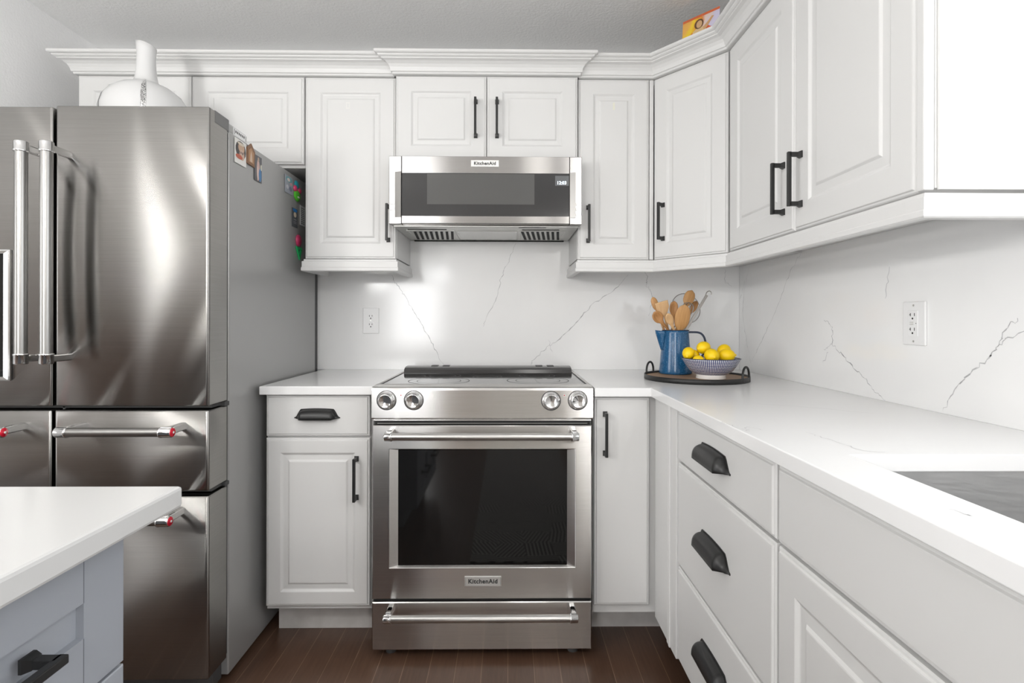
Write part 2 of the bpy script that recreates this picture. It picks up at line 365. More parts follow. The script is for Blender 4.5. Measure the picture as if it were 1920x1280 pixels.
for i, p in enumerate(VR): vein(b, p, lambda a, z: (WX - .0004, a, z), .0011 if i in (0, 7) else (.0012 if i == 1 else .0018), 2 if i in (3, 6, 8) else 1)
tag(b.build('backsplash', ['quartz', 'vein', 'veinpale'], None, (WX, 1, .914), False), 'white quartz backsplash slab with branching veins on the right wall above the sink counter', 'backsplash')

# ------------------------------------------------------------------ cabinet parts
def door(parent, name, x0, x1, z0, z1, y0=0, t=.02, style='raised', fr=.066, fld=.094, mt='cab'):
    """door or drawer front; front surface at y0-t"""
    y = y0 - t; b = MB(); e = .0022
    R_ = lambda i, yy: (x0 + i, x1 - i, z0 + i, z1 - i, yy)
    if style == 'raised':
        rs = [R_(0, y0), R_(0, y + .007), R_(.0025, y + .0042), R_(.0065, y + .0040), R_(.0085, y + .0005), R_(.011, y),
              R_(fr - .005, y), R_(fr - .003, y + .0008), R_(fr + .003, y + .0056), R_(fr + .006, y + .0064), R_(fld - .008, y + .0052), R_(fld - .0025, y + .0012), R_(fld, y + .0006), R_(fld + .003, y + .0006)]
    elif style == 'slab':
        rs = [R_(0, y0), R_(0, y + .007), R_(.0025, y + .0042), R_(.0065, y + .0040), R_(.0085, y + .0005), R_(.011, y), R_(.02, y)]
    elif style == 'shaker':
        rs = [R_(0, y0), R_(0, y + .0015), R_(.0015, y), R_(fr, y), R_(fr + .0005, y + .009), R_(fr + .01, y + .009)]
    b.rings(rs)
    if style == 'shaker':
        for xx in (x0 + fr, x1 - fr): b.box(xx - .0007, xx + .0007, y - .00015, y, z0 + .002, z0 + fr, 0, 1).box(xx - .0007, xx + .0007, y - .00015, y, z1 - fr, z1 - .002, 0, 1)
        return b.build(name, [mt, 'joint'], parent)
    return b.build(name, mt, parent)
def bar_pull(parent, x, zc, L=.155, y0=-.02, axis='z', so=.034, name='handle'):
    b = MB(); h = L / 2; w_ = .0048
    def bx(a0, a1, c0, c1, y_0, y_1, bev=.0012):   # a along the bar, c across
        if axis == 'z': b.box(x + c0, x + c1, y_0, y_1, zc + a0, zc + a1, bev)
        else: b.box(x + a0, x + a1, y_0, y_1, zc + c0, zc + c1, bev)
    bx(-h, h, -w_, w_, y0 - so - .005, y0 - so + .005)
    for s_ in (-1, 1):
        a = s_ * (h - .007)
        bx(a - .0062, a + .0062, -w_, w_, y0 - so, y0 - .006)
        # flared foot
        q = [(a - .0064, -.0052), (a + .0064, -.0052), (a + .0064, .0052), (a - .0064, .0052)]; r_ = 1.45
        vs_ = [((p[0]), p[1], y0 - .011) for p in q] + [((p[0] - a) * r_ + a, p[1] * r_, y0 - .003) for p in q] + [((p[0] - a) * r_ + a, p[1] * r_, y0 + .0002) for p in q]
        vs_ = [((x + c, yy, zc + aa) if axis == 'z' else (x + aa, yy, zc + c)) for aa, c, yy in vs_]
        b.add(vs_, [(0, 1, 5, 4), (1, 2, 6, 5), (2, 3, 7, 6), (3, 0, 4, 7), (4, 5, 9, 8), (5, 6, 10, 9), (6, 7, 11, 10), (7, 4, 8, 11), (3, 2, 1, 0), (8, 9, 10, 11)])
    return b.build(name, 'black', parent)
def cup_pull(parent, x, zc, W=.15, H=.036, D=.026, y0=-.02, name='cup_pull'):
    """hooded bin pull with flange ears, open underneath"""
    b = MB(); N = 28; K = 9; hw = W / 2
    def ring(off):
        vs_ = []
        for i in range(N + 1):
            s_ = -1 + 2 * i / N; a = abs(s_)
            if a > .84: q = .26 * max(0, 1 - ((a - .84) / .16) ** 2) ** .5
            elif a > .70: q = 1 - .74 * (a - .70) / .14
            else: q = 1
            hh = max(.0015, H * (.12 + .88 * q) * (1 - .14 * s_ * s_) - off); dd = max(.0012, D * min(1, q * 1.15) + .0025 - off)
            zb = zc - H * .5 + .004 * max(0, (a - .72) / .28)
            for k in range(K + 1):
                t = k / K * math.pi / 2          # front-bottom lip to door at top
                vs_.append((x + s_ * (hw - off), y0 - max(.0006, dd * math.cos(t) ** .75), zb + max(0.001, hh * math.sin(t) ** .75)))
        return vs_
    def grid(k0, flip):
        fs = []
        for i in range(N):
            for k in range(K):
                q = (i * (K + 1) + k, (i + 1) * (K + 1) + k, (i + 1) * (K + 1) + k + 1, i * (K + 1) + k + 1); fs.append(q[::-1] if flip else q)
        return fs
    b.add(ring(0), grid(0, True), 0, True); b.add(ring(.0022), grid(0, False), 0, True)
    n = (N + 1) * (K + 1); k0 = len(b.v) - 2 * n
    for i in range(N): b.f.append([k0 + i * (K + 1), k0 + (i + 1) * (K + 1), k0 + n + (i + 1) * (K + 1), k0 + n + i * (K + 1)]); b.mi.append(0); b.sm.append(False)
    # back flange lip
    fl = []
    for i in range(N + 1):
        s_ = -1 + 2 * i / N; a = abs(s_); q = 1 if a < .74 else max(0, 1 - (a - .74) / .20)
        fl.append((x + s_ * (hw + .003), zc - H * .5 + .006 + H * (.14 + .86 * q) * (1 - .14 * s_ * s_) - .003))
    poly = [(p[0], p[1]) for p in fl] + [(x + hw + .003, zc - H * .5 + .004), (x - hw - .003, zc - H * .5 + .004)]
    b.prism(poly, 0, .0022, 0, Matrix(((1, 0, 0, 0), (0, 0, -1, y0), (0, 1, 0, 0), (0, 0, 0, 1))))
    return b.build(name, 'black', parent, recalc=False)

UZ0, UZ1 = 1.396, 2.139
UY = 2.255                      # box front plane; door faces at UY-.02
g = .0015
# A: over the refrigerator
t = thing('upper_cabinet', 'short wide white two-door wall cabinet above the refrigerator', 'cabinet', (-1.7546, UY, 1.77))
MB().box(0, .917, 0, WY - UY - .002, 0, .368).build('cabinet_box', 'cab', t)
door(t, 'door', g, .457, .012, .3685); door(t, 'door', .460, .917 - g, .012, .3685)
# B: tall single door left of microwave
t = thing('upper_cabinet', 'tall white single-door wall cabinet between refrigerator and microwave', 'cabinet', (-.8345, UY, UZ0))
MB().box(0, .3735, 0, WY - UY - .002, .004, .742).build('cabinet_box', 'cab', t)
d = door(t, 'door', .002, .3705, 0, .742); bar_pull(d, .342, .145, .150)
MB().box(.168, .184, -.0202, -.0196, .612, .64).box(.172, .180, -.0205, -.0200, .618, .634, 0, 1).build('tape_residue', [flat('faint_tape', (.735, .73, .71)), M['cab']], d)
# C: over microwave, proud of its neighbours
t = thing('upper_cabinet', 'short white two-door wall cabinet right above the microwave', 'cabinet', (-.4605, UY - .02, 1.795))
MB().box(.001, .7415, 0, WY - UY + .018, 0, .343).build('cabinet_box', 'cab', t)
d = door(t, 'door', .001, .3685, -.004, .343); bar_pull(d, .3255, .168, .152)
d = door(t, 'door', .3715, .7405, -.004, .343); bar_pull(d, .412, .168, .152)
# D: right of microwave
t = thing('upper_cabinet', 'tall narrow white wall cabinet just right of the microwave', 'cabinet', (.2835, UY, UZ0))
MB().box(0, .31, 0, WY - UY - .002, .004, .742).build('cabinet_box', 'cab', t)
d = door(t, 'door', .0015, .2945, 0, .742); bar_pull(d, .0425, .145, .150)
MB().box(.144, .152, -.0201, -.0196, .615, .645).build('tape_residue', M.setdefault('tape', flat('yellowed_tape', (.74, .735, .63))), d)
MB().box(.297, .3135, -.016, 0, 0, .742, .003).build('filler_strip', 'cab', t)
# E: diagonal corner
ex0, ey0, ex1, ey1 = .597, 2.237, .806, 1.990
ang = math.atan2(ey1 - ey0, ex1 - ex0); EL = math.hypot(ex1 - ex0, ey1 - ey0)
t = thing('upper_cabinet', 'diagonal white corner wall cabinet with one door above the tray', 'cabinet', (ex0, ey0, UZ0), ang)
inv = Matrix.Rotation(-ang, 4, 'Z') @ Matrix.Translation((-ex0, -ey0, 0))
nx, ny = math.sin(-ang) , math.cos(ang)
poly = [(ex0 + .02 * nx, ey0 + .02 * ny + .004), (ex1 + .02 * nx + .002, ey1 + .02 * ny), (WX - .002, ey1 + .02), (WX - .002, WY - .002), (ex0 + .02 * nx, WY - .002)]
MB().prism(poly, .004, .742, 0, inv).build('cabinet_box', 'cab', t)
d = door(t, 'door', -.0015, EL - .003, 0, .742, .02); bar_pull(d, .046, .150, .150, 0)
# F: right wall run
FX = .826; FY0 = 1.988; FL = FY0 - 1.046
t = thing('upper_cabinet', 'large white two-door wall cabinet on the right wall, two handles side by side', 'cabinet', (FX, FY0, UZ0 + .004), R(-90))
MB().box(.004, FL, 0, WX - FX - .002, .004, .738).build('cabinet_box', 'cab', t)
d = door(t, 'door', .003, .455, 0, .738, fr=.075, fld=.11); bar_pull(d, .402, .132, .150)
d = door(t, 'door', .459, .918, 0, .738, fr=.075, fld=.11); bar_pull(d, .497, .136, .150)
MB().box(.921, FL, -.021, 0, 0, .738, .003).build('face_frame', 'cab', t)
MB().box(FL + .0005, FL + .007, .004, WX - FX - .002, 0, .738, .001).build('end_panel', 'cab', t)

# crown moulding
CR = [(-.014, 2.1392), (.007, 2.1392), (.010, 2.141), (.010, 2.147), (.015, 2.149), (.0165, 2.156), (.019, 2.164), (.025, 2.174), (.035, 2.1825), (.047, 2.187), (.048, 2.190), (.053, 2.1915), (.058, 2.195), (.0595, 2.1985), (.066, 2.200), (.070, 2.203), (.070, 2.212), (-.014, 2.212)]
yf = UY - .0195
def crown(path, lab): return tag(MB().sweep(path, CR).build('crown_moulding', 'cab', None, (path[1][0], path[1][1], 2.137)), lab, 'crown moulding')
crown([(-1.7546, WY), (-1.7546, yf), (-.4640, yf)], 'long stepped white crown moulding on the cabinets left of the microwave')
crown([(-.4615, yf + .012), (-.4615, yf - .022), (.2805, yf - .022), (.2805, yf + .012)], 'raised section of white crown moulding centred above the microwave cabinet')
crown([(.2830, yf), (ex0 - .002, yf), (ex1 - .0015, ey1 - .003), (.8055, 1.044), (WX - .001, 1.044)], 'white crown moulding bending round the corner cabinet to the right wall')
# light rail under the wall cabinets
LR = [(-.016, 1.393), (.004, 1.393), (.004, 1.386), (.010, 1.384), (.010, 1.361), (.0125, 1.358), (.0125, 1.347), (.009, 1.344), (-.010, 1.344), (-.010, 1.375), (-.016, 1.375)]
def rail(path, lab): return tag(MB().sweep(path, LR).build('light_rail', 'cab', None, (path[1][0], path[1][1], 1.344)), lab, 'moulding')
rail([(-.832, WY - .06), (-.832, yf), (-.463, yf), (-.463, WY - .001)], 'white light rail moulding under the cabinet left of the microwave')
rail([(.2855, WY - .001), (.2855, yf), (ex0, yf), (ex1, ey1), (.8055, 1.044), (WX - .001, 1.044)], 'white light rail moulding wrapping under the right-hand wall cabinets')

# ------------------------------------------------------------------ base cabinets
BY = 1.950
t = thing('base_cabinet', 'white base cabinet with one drawer and one door between refrigerator and range', 'cabinet', (-.857, BY, 0))
MB().box(0, .380, 0, WY - BY - .002, .118, .882).build('cabinet_box', 'cab', t)
MB().box(.006, .380, .085, .105, .0, .118).build('toe_kick', 'kick', t)
d = door(t, 'drawer', .002, .3675, .735, .880, style='slab'); cup_pull(d, .183, .813, .155, .036)
d = door(t, 'door', .002, .3675, .134, .7285, fr=.056, fld=.085); bar_pull(d, .3215, .588, .150)
BY2 = 1.912
t = thing('base_cabinet', 'white base cabinet with a narrow flat door right of the range', 'cabinet', (.2965, BY2, 0))
MB().box(0, .228, 0, WY - BY2 - .002, .12, .882).build('cabinet_box', 'cab', t)
MB().box(.0, .288, .123, .14, 0, .118).build('toe_kick', 'kick', t)
d = door(t, 'door', .003, .1965, .153, .878, style='slab'); bar_pull(d, .040, .752, .150)
BX = .531                      # box front of the sink run, faces at .511
t = thing('corner_filler', 'plain white vertical filler panel in the inner corner of the base cabinets', 'cabinet panel', (BX, 1.889, 0), R(-90))
MB().box(.002, .15, -.020, -.003, .118, .880, .001).build('flat_panel', 'cab', t)
MB().box(.152, .168, -.024, -.003, .118, .880, .003).box(.170, .242, -.021, -.003, .118, .880, .002).box(.172, .186, -.0255, -.02, .118, .880, .003).build('beaded_stile', 'cab', t)
t = thing('base_cabinet', 'white three-drawer base cabinet with black cup pulls beside the corner', 'cabinet', (BX, 1.643, 0), R(-90))
MB().box(.001, .604, 0, WX - BX - .002, .118, .882).build('cabinet_box', 'cab', t)
MB().box(0, .604, .075, .09, 0, .118).build('toe_kick', 'kick', t)
for (z0, z1) in ((.725, .873), (.412, .718), (.125, .405)):
    d = door(t, 'drawer', .003, .601, z0, z1, style='slab'); cup_pull(d, .293, (.806 if z0 > .7 else .577 if z0 > .4 else .290), .205, .042, .028)
t = thing('sink_base_cabinet', 'white sink base cabinet with blank top front and panelled doors, right foreground', 'cabinet', (BX, 1.034, 0), R(-90))
MB().box(0, .02, -.002, .4, .118, .882).box(.90, .92, 0, .4, .118, .882).box(.02, .90, 0, .018, .118, .882).box(.02, .90, .36, .38, .118, .60).build('cabinet_box', 'cab', t)
MB().box(0, .92, .075, .09, 0, .118).build('toe_kick', 'kick', t)
door(t, 'false_drawer_front', .003, .917, .725, .873, style='slab')
door(t, 'door', .003, .458, .125, .718, fr=.070, fld=.104); door(t, 'door', .462, .917, .125, .718, fr=.070, fld=.104)
# ------------------------------------------------------------------ countertops
def poly_slab(outer, holes, z0, z1, name, mats, origin, bev=.003):
    bm = bmesh.new(); edges = []
    for loop in [outer] + holes:
        vs_ = [bm.verts.new((x, y, z1)) for x, y in loop]
        for i in range(len(vs_)): edges.append(bm.edges.new((vs_[i], vs_[(i + 1) % len(vs_)])))
    bmesh.ops.triangle_fill(bm, edges=edges, use_beauty=True)
    r_ = bmesh.ops.extrude_face_region(bm, geom=bm.faces[:])
    for v_ in r_['geom']:
        if isinstance(v_, bmesh.types.BMVert): v_.co.z = z0
    bmesh.ops.recalc_face_normals(bm, faces=bm.faces)
    bmesh.ops.dissolve_limit(bm, angle_limit=R(1), verts=bm.verts, edges=bm.edges)
    sharp = [e for e in bm.edges if len(e.link_faces) == 2 and e.calc_face_angle(0) > R(20)]
    bmesh.ops.bevel(bm, geom=sharp, offset=bev, segments=2, profile=.5, affect='EDGES')
    b = MB(); bm.verts.index_update(); b.add([v_.co[:] for v_ in bm.verts], [[v_.index for v_ in f.verts] for f in bm.faces]); bm.free()
    return b
CT0, CT1 = .884, .914
b = poly_slab([(-.868, 1.905), (-.4745, 1.905), (-.4745, WY + .012), (-.868, WY + .012)], [], CT0, CT1, '', '', 0)
tag(b.build('countertop', 'counter', None, (-.67, 2.2, CT0)), 'short white quartz countertop between refrigerator and range', 'countertop')
SX0, SX1, SY0, SY1 = .594, 1.0, .18, .937
b = poly_slab([(.2965, 1.862), (.4895, 1.862), (.4895, -.9), (WX + .012, -.9), (WX + .012, WY + .012), (.2965, WY + .012)],
              [[(SX0, SY0), (SX1, SY0), (SX1, SY1), (SX0, SY1)]], CT0, CT1, '', '', 0, .002)
for p in VC: vein(b, p, lambda a, c: (a, c, CT1 + .0003), .0012, 1)
tag(b.build('countertop', ['counter', 'veinpale'], None, (.8, 1.2, CT0), False), 'long L-shaped white quartz countertop with sink cutout along the right wall', 'countertop')
# sink
t = thing('sink', 'stainless steel undermount sink set into the right countertop', 'sink', (.797, .5585, .66))
x0, x1, y0, y1 = SX0 - .797 - .004, SX1 - .797 + .004, SY0 - .5585 - .004, SY1 - .5585 + .004
b = MB(); z1 = CT0 - .66 - .0005
def rr(x0, x1, y0, y1, r_, z):
    out = []
    for cx_, cy_, a0 in ((x1 - r_, y1 - r_, 0), (x0 + r_, y1 - r_, 90), (x0 + r_, y0 + r_, 180), (x1 - r_, y0 + r_, 270)):
        for k in range(6): a = R(a0 + 18 * k); out.append((cx_ + r_ * math.cos(a), cy_ + r_ * math.sin(a), z))
    return out
ls = [rr(x0 - .025, x1 + .025, y0 - .025, y1 + .025, .03, z1), rr(x0, x1, y0, y1, .018, z1), rr(x0, x1, y0, y1, .018, .02), rr(x0 + .006, x1 - .006, y0 + .006, y1 - .006, .02, .006), rr(x0 + .03, x1 - .03, y0 + .03, y1 - .03, .02, .0)]
vs_ = [p for l in ls for p in l]; fs = []
for i in range(len(ls) - 1):
    for k in range(24): fs.append((i * 24 + k, i * 24 + (k + 1) % 24, i * 24 + 24 + (k + 1) % 24, i * 24 + 24 + k))
fs.append([(len(ls) - 1) * 24 + k for k in range(24)])
b.add(vs_, fs); b.build('basin', 'sinksteel', t, recalc=False)
MB().lathe([(0.0, .0015), (.03, .0015), (.042, .003), (.044, .0005)], 28, 0).build('drain', 'chrome', t)

# island
t = thing('island_countertop', 'thick white quartz island countertop in the left foreground', 'countertop', (-1.4, -.2, CT0))
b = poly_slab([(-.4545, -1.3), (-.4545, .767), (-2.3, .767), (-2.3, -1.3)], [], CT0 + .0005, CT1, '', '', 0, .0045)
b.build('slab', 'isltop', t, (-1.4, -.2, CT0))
t = thing('island_cabinet', 'blue-grey shaker island cabinet with black drawer pulls, lower left', 'cabinet', (-.520, -.06, 0), R(90))
MB().box(0, .762, 0, .9, .10, .882).box(.0, .762, .06, .9, 0, .10).build('cabinet_box', 'island', t)
MB().box(.764, .782, -.02, .9, 0.0, .882, .001).build('end_panel', 'island', t) if False else None
for (xa, xb) in ((.002, .3430), (.3460, .7755)):
    for (z0, z1, zh) in ((.702, .879, .790), (.412, .698, .56), (.108, .408, .27)):
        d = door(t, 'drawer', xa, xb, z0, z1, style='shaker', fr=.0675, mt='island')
        bar_pull(d, (xa + xb) / 2, zh, .155, -.02, 'x', .034)
MB().box(.762, .7755, .0, .9, .10, .882).build('side_panel', 'island', t)

# ------------------------------------------------------------------ refrigerator
FXL, FXR, SEAM = -1.800, -.886, -1.341
FD, FB = 1.622, 1.737           # door front, body front
t = thing('refrigerator', 'stainless french-door refrigerator with grey side, standing at the left', 'refrigerator', (-1.343, 2.1, 0)); o_ = (-1.343, 2.1, 0)
MB().box(FXL, FXR, FB, 2.535, .02, 1.742, .004).build('body', 'fside', t, o_)
MB().box(FXL + .01, FXR - .004, FB - .012, FB + .002, .09, 1.735).box(FXL + .02, FXR - .012, 1.66, FB, .879, .887).box(SEAM - .0035, SEAM + .0035, 1.66, FB, .637, 1.76).box(FXL + .02, FXR - .012, 1.66, FB, .626, .635).build('gasket', 'gasket', t, o_)
MB().box(FXL + .02, FXR - .02, 1.68, FB, .012, .078, .004).box(FXL + .03, FXR - .03, 1.8, 2.5, 0.0, .022).build('kick_plate', 'gasket', t, o_)
def panel(x0, x1, z0, z1, name, y=FD):
    b = MB(); bow = .0012; r_ = .007; N = 14; rows = []
    # outline in plan: side, rounded corner, slightly bowed front
    plan = [(x0, FB - .012), (x0, y + r_)]
    for k in range(4): a = R(90 * (k + 1) / 4); plan.append((x0 + r_ - r_ * math.cos(a), y + r_ - r_ * math.sin(a)))
    for s_ in [.004] + [k / N for k in range(1, N)] + [.996]: plan.append((x0 + r_ + (x1 - x0 - 2 * r_) * s_, y - bow * math.sin(math.pi * s_)))
    for k in range(4): a = R(90 * (1 - k / 4)); plan.append((x1 - r_ + r_ * math.cos(a), y + r_ - r_ * math.sin(a)))
    plan += [(x1, y + r_), (x1, FB - .012)]
    n = len(plan); e = .003
    def loop(z, inset):
        return [(min(max(px, x0 + inset), x1 - inset), max(py, y + inset - bow * math.sin(math.pi * min(1, max(0, (px - x0) / (x1 - x0))))) if inset else py, z) for px, py in plan]
    L = [loop(z0, e), loop(z0 + e, 0), loop(z1 - e, 0), loop(z1, e)]
    vs_ = [p for l in L for p in l]
    for i in range(3):
        fs = []; 
        for k in range(n - 1): fs.append((i * n + k, i * n + k + 1, (i + 1) * n + k + 1, (i + 1) * n + k))
        fs.append((i * n + n - 1, i * n, (i + 1) * n, (i + 1) * n + n - 1))
        b.add(vs_, fs, 0, False); 
        if i == 1:
            for q in range(1, n - 2): b.sm[-(len(fs)) + q] = True
    b.add(vs_, [list(range(n))[::-1], [3 * n + k for k in range(n)]], 0, False)
    # merge
    bm = bmesh.new(); me = bpy.data.meshes.new('tmp'); me.from_pydata(b.v, [], b.f); bm.from_mesh(me)
    for f, s_ in zip(bm.faces, b.sm): f.smooth = s_
    bmesh.ops.remove_doubles(bm, verts=bm.verts, dist=1e-5); bm.verts.index_update()
    c = MB(); c.v = [v_.co[:] for v_ in bm.verts]; c.f = [[v_.index for v_ in f.verts] for f in bm.faces]; c.sm = [f.smooth for f in bm.faces]; c.mi = [0] * len(c.f)
    bm.free(); bpy.data.meshes.remove(me)
    ob = c.build(name, 'fridge', t, o_); return ob
def appliance_handle(parent, p0, p1, r_, capr, capl, wall_y, medal=False, origin=None, mt='steelv', brk=.020, med_end=1, both=False, updz=.0):
    p0, p1 = Vector(p0), Vector(p1); d = (p1 - p0).normalized(); origin = origin or o_
    h = MB().tube([p0 + d * capl * .6, p1 - d * capl * .6], r_, 24).build('handle', mt, parent, origin)
    for i, (a, s_) in enumerate(((p0, 1), (p1, -1))):
        q = a + d * s_ * capl
        e = d * s_
        MB().tube([a, a + e * .001, a + e * .003, q - e * .006, q - e * .005, q - e * .001, q], [capr * .86, capr * .95, capr, capr, capr * 1.06, capr * 1.06, capr * .98], 24).build('end_cap', 'chrome', h, origin)
        c_ = a + e * capl * .5; vert = abs(d.z) > .5; bb = MB(); hw = brk / 2
        if vert: bb.box(c_.x - .008, c_.x + .008, c_.y + capr * .5, wall_y + .004, c_.z - hw, c_.z + hw, .003)
        else:
            bb.box(c_.x - .009, c_.x + .009, c_.y + capr * .5, wall_y + .004, c_.z - .009, c_.z + .013 + updz, .003)
        bb.build('bracket', 'chrome', h, origin)
        if medal and (both or i == (1 if med_end > 0 else 0)):
            mxx = Matrix.Translation(a) @ Vector((0, 0, 1)).rotation_difference(-e).to_matrix().to_4x4()
            MB().lathe([(0, .0032), (.0035, .0032), (.0036, .0026), (.011, .0022), (.0125, .001), (.013, -.002)], 24, 0, mxx).build('medallion', 'red', h, origin)
            MB().lathe([(0, .0042), (.003, .0042), (.0034, .003)], 16, 0, mxx).build('medallion_centre', 'white', h, origin)
    return h
dl = panel(FXL, SEAM - .004, .890, 1.772, 'door'); dr = panel(SEAM + .004, FXR - .0005, .890, 1.776, 'door')
wl = panel(FXL, SEAM - .007, .639, .876, 'drawer'); wr = panel(SEAM + .002, FXR - .0005, .639, .876, 'drawer')
wb = panel(FXL, FXR - .0005, .080, .622, 'drawer')
HY = 1.542
appliance_handle(dr, (-1.2955, HY, 1.020), (-1.2955, HY, 1.644), .0152, .0172, .030, FD)
appliance_handle(dl, (-1.3660, HY, 1.020), (-1.3660, HY, 1.644), .0152, .0172, .030, FD)
appliance_handle(wr, (-1.268, HY, .829), (-.944, HY, .829), .0128, .0148, .034, FD, True)
appliance_handle(wl, (-1.738, HY, .829), (-1.412, HY, .829), .0128, .0148, .034, FD, True)
appliance_handle(wb, (-1.738, HY, .579), (-.950, HY, .579), .0128, .0148, .034, FD, True)
# ice and water dispenser on the left door
b = MB().rings([(-1.760, -1.462, .965, 1.350, FD - .002), (-1.760, -1.462, .965, 1.350, FD - .008), (-1.756, -1.466, .969, 1.346, FD - .010), (-1.742, -1.480, .977, 1.338, FD - .009), (-1.740, -1.482, .979, 1.336, FD - .004)], 0, close=False, back=True)
dp = b.build('dispenser', 'chrome', dl, o_)
MB().box(-1.740, -1.482, FD - .006, FD - .003, .979, 1.336).build('dispenser_panel', 'glass_black', dp, o_) 
# hinge covers
MB().box(-1.02, -.895, FB - .045, 1.875, 1.742, 1.776, .008).build('hinge_cover', 'fside', t, o_)
MB().box(-.955, -.888, 1.655, FB - .02, 1.752, 1.768, .006).tube([(-.914, 1.675, 1.745), (-.914, 1.675, 1.772)], .016, 16).build('hinge', 'gasket', t, o_)
MB().box(-.912, -.8852, 1.716, FB + .004, .874, .889, .003).build('hinge', 'gasket', t, o_)
MB().box(-.912, -.8852, 1.718, FB + .004, .624, .637, .003).build('hinge', 'gasket', t, o_)
MB().box(-.95, -.8852, 1.652, FB - .002, 1.7395, 1.7775, .003).build('door_cap', M.setdefault('cap', flat('cap_grey', (.16, .16, .16), .45)), dr, o_)
b = MB().box(-.8952, -.8935, 1.778, 1.866, 1.746, 1.770)
st = b.build('sticker', 'white', t, o_)
b = MB(); b.box(-.8934, -.8932, 1.782, 1.7845, 1.749, 1.767); b.box(-.8934, -.8932, 1.8595, 1.862, 1.749, 1.767)
for k in range(6): b.box(-.8934, -.8932, 1.79 + k * .011, 1.796 + k * .011, 1.756, 1.764)
b.build('sticker_print', 'ink', st, o_)
# rear edge strip of the cabinet side
MB().box(FXR - .002, FXR + .001, 2.505, 2.533, .03, 1.738).build('rear_trim', 'gasket', t, o_)

# ------------------------------------------------------------------ magnets on the refrigerator side
MXX = FXR + .0012
def magnet_card(name, y0, y1, z0, z1, label, cols, cat='magnet', tilt=0):
    """printed rectangle: cols = list of (u0,u1,v0,v1,color) painted shapes"""
    c = ((y0 + y1) / 2, (z0 + z1) / 2)
    o = (MXX, c[0], z0)
    mats = [flat(name + '_base', cols[0])]; b = MB().box(MXX, MXX + .002, y0, y1, z0, z1, .0004)
    for q in cols[1:]:
        u, v_, ru, rv, col = q; mats.append(flat(name + '_print', col))
        pts = [(y0 + (y1 - y0) * (u + ru * math.cos(R(a))), z0 + (z1 - z0) * (v_ + rv * math.sin(R(a)))) for a in range(0, 360, 24)]
        pts = [(min(max(p[0], y0 + .001), y1 - .001), min(max(p[1], z0 + .001), z1 - .001)) for p in pts]
        k = len(mats) - 1; b.add([(MXX + .0021 + .00012 * k, p[0], p[1]) for p in pts], [list(range(len(pts)))], k)
    return tag(b.build(name, mats, None, o, False), label, cat, None)
magnet_card('photo_magnet', 1.766, 1.842, 1.655, 1.735, 'white-bordered portrait photo magnet, nearest the front edge of the refrigerator side', [(.80, .79, .76), (.5, .60, .46, .36, (.05, .04, .04)), (.55, .70, .28, .2, (.55, .36, .24)), (.6, .42, .22, .22, (.60, .42, .32)), (.35, .30, .3, .1, (.5, .1, .05)), (.5, .85, .3, .06, (.70, .62, .5)), (.66, .5, .05, .06, (.06, .05, .05)), (.5, .5, .04, .05, (.06, .05, .05))])
b = MB(); MI = Matrix(((0, 0, 1, MXX), (1, 0, 0, 0), (0, 1, 0, 0), (0, 0, 0, 1)))
b.prism([(1.842, 1.674), (1.898, 1.672), (1.902, 1.725), (1.874, 1.748), (1.846, 1.728)], 0, .004, 0, MI)
b.prism([(1.853, 1.682), (1.890, 1.681), (1.892, 1.718), (1.872, 1.733), (1.855, 1.720)], .004, .0046, 1, MI)
b.prism([(1.862, 1.684), (1.880, 1.684), (1.878, 1.705), (1.872, 1.722), (1.866, 1.708)], .0046, .005, 2, MI)
tag(b.build('shrine_magnet', [flat('shrine_brown', (.22, .10, .04)), flat('shrine_tan', (.42, .22, .10)), flat('shrine_cream', (.62, .46, .34))], None, (MXX, 1.87, 1.67)), 'brown house-shaped magnet with a small figure on the refrigerator side', 'magnet')
magnet_card('picture_magnet', 1.903, 1.957, 1.632, 1.722, 'tall picture magnet of a pink and blue robed figure on the refrigerator side', [(.10, .10, .11), (.48, .45, .22, .42, (.62, .42, .38)), (.75, .28, .2, .26, (.06, .20, .42)), (.5, .86, .12, .09, (.45, .32, .24)), (.9, .6, .14, .12, (.60, .60, .5)), (.4, .3, .1, .28, (.74, .58, .52))])
magnet_card('postcard_magnet', 2.160, 2.236, 1.652, 1.722, 'grey speckled postcard magnet beside the colourful butterfly-like magnet', [(.30, .32, .36), (.5, .80, .42, .16, (.12, .30, .32)), (.45, .78, .2, .1, (.65, .55, .5)), (.3, .35, .16, .12, (.52, .52, .55)), (.7, .3, .2, .14, (.16, .18, .24)), (.75, .6, .14, .08, (.6, .3, .3))])
tq = thing('novelty_magnet', 'teal, pink and green rounded novelty magnet near the top rear of the refrigerator side', 'magnet', (MXX, 2.284, 1.655))
def blob(cy, cz, ry, rz, th, nm, col):
    b = MB(); b.lathe([(0, 1), (.5, .9), (.85, .55), (1, 0)], 20, 0, Matrix(((0, 0, th, 0), (ry, 0, 0, cy), (0, rz, 0, cz), (0, 0, 0, 1)))); return b.build(nm, flat(nm + '_col', col), tq, recalc=False)
blob(-.004, .052, .024, .018, .006, 'teal_body', (.02, .30, .36)); blob(-.020, .034, .017, .014, .008, 'pink_wing', (.65, .06, .16)); blob(.026, .034, .015, .013, .008, 'pink_wing', (.65, .06, .16)); blob(.002, .008, .034, .024, .007, 'green_base', (.10, .50, .04)); blob(.004, .002, .02, .006, .0085, 'white_caption', (.8, .85, .75))
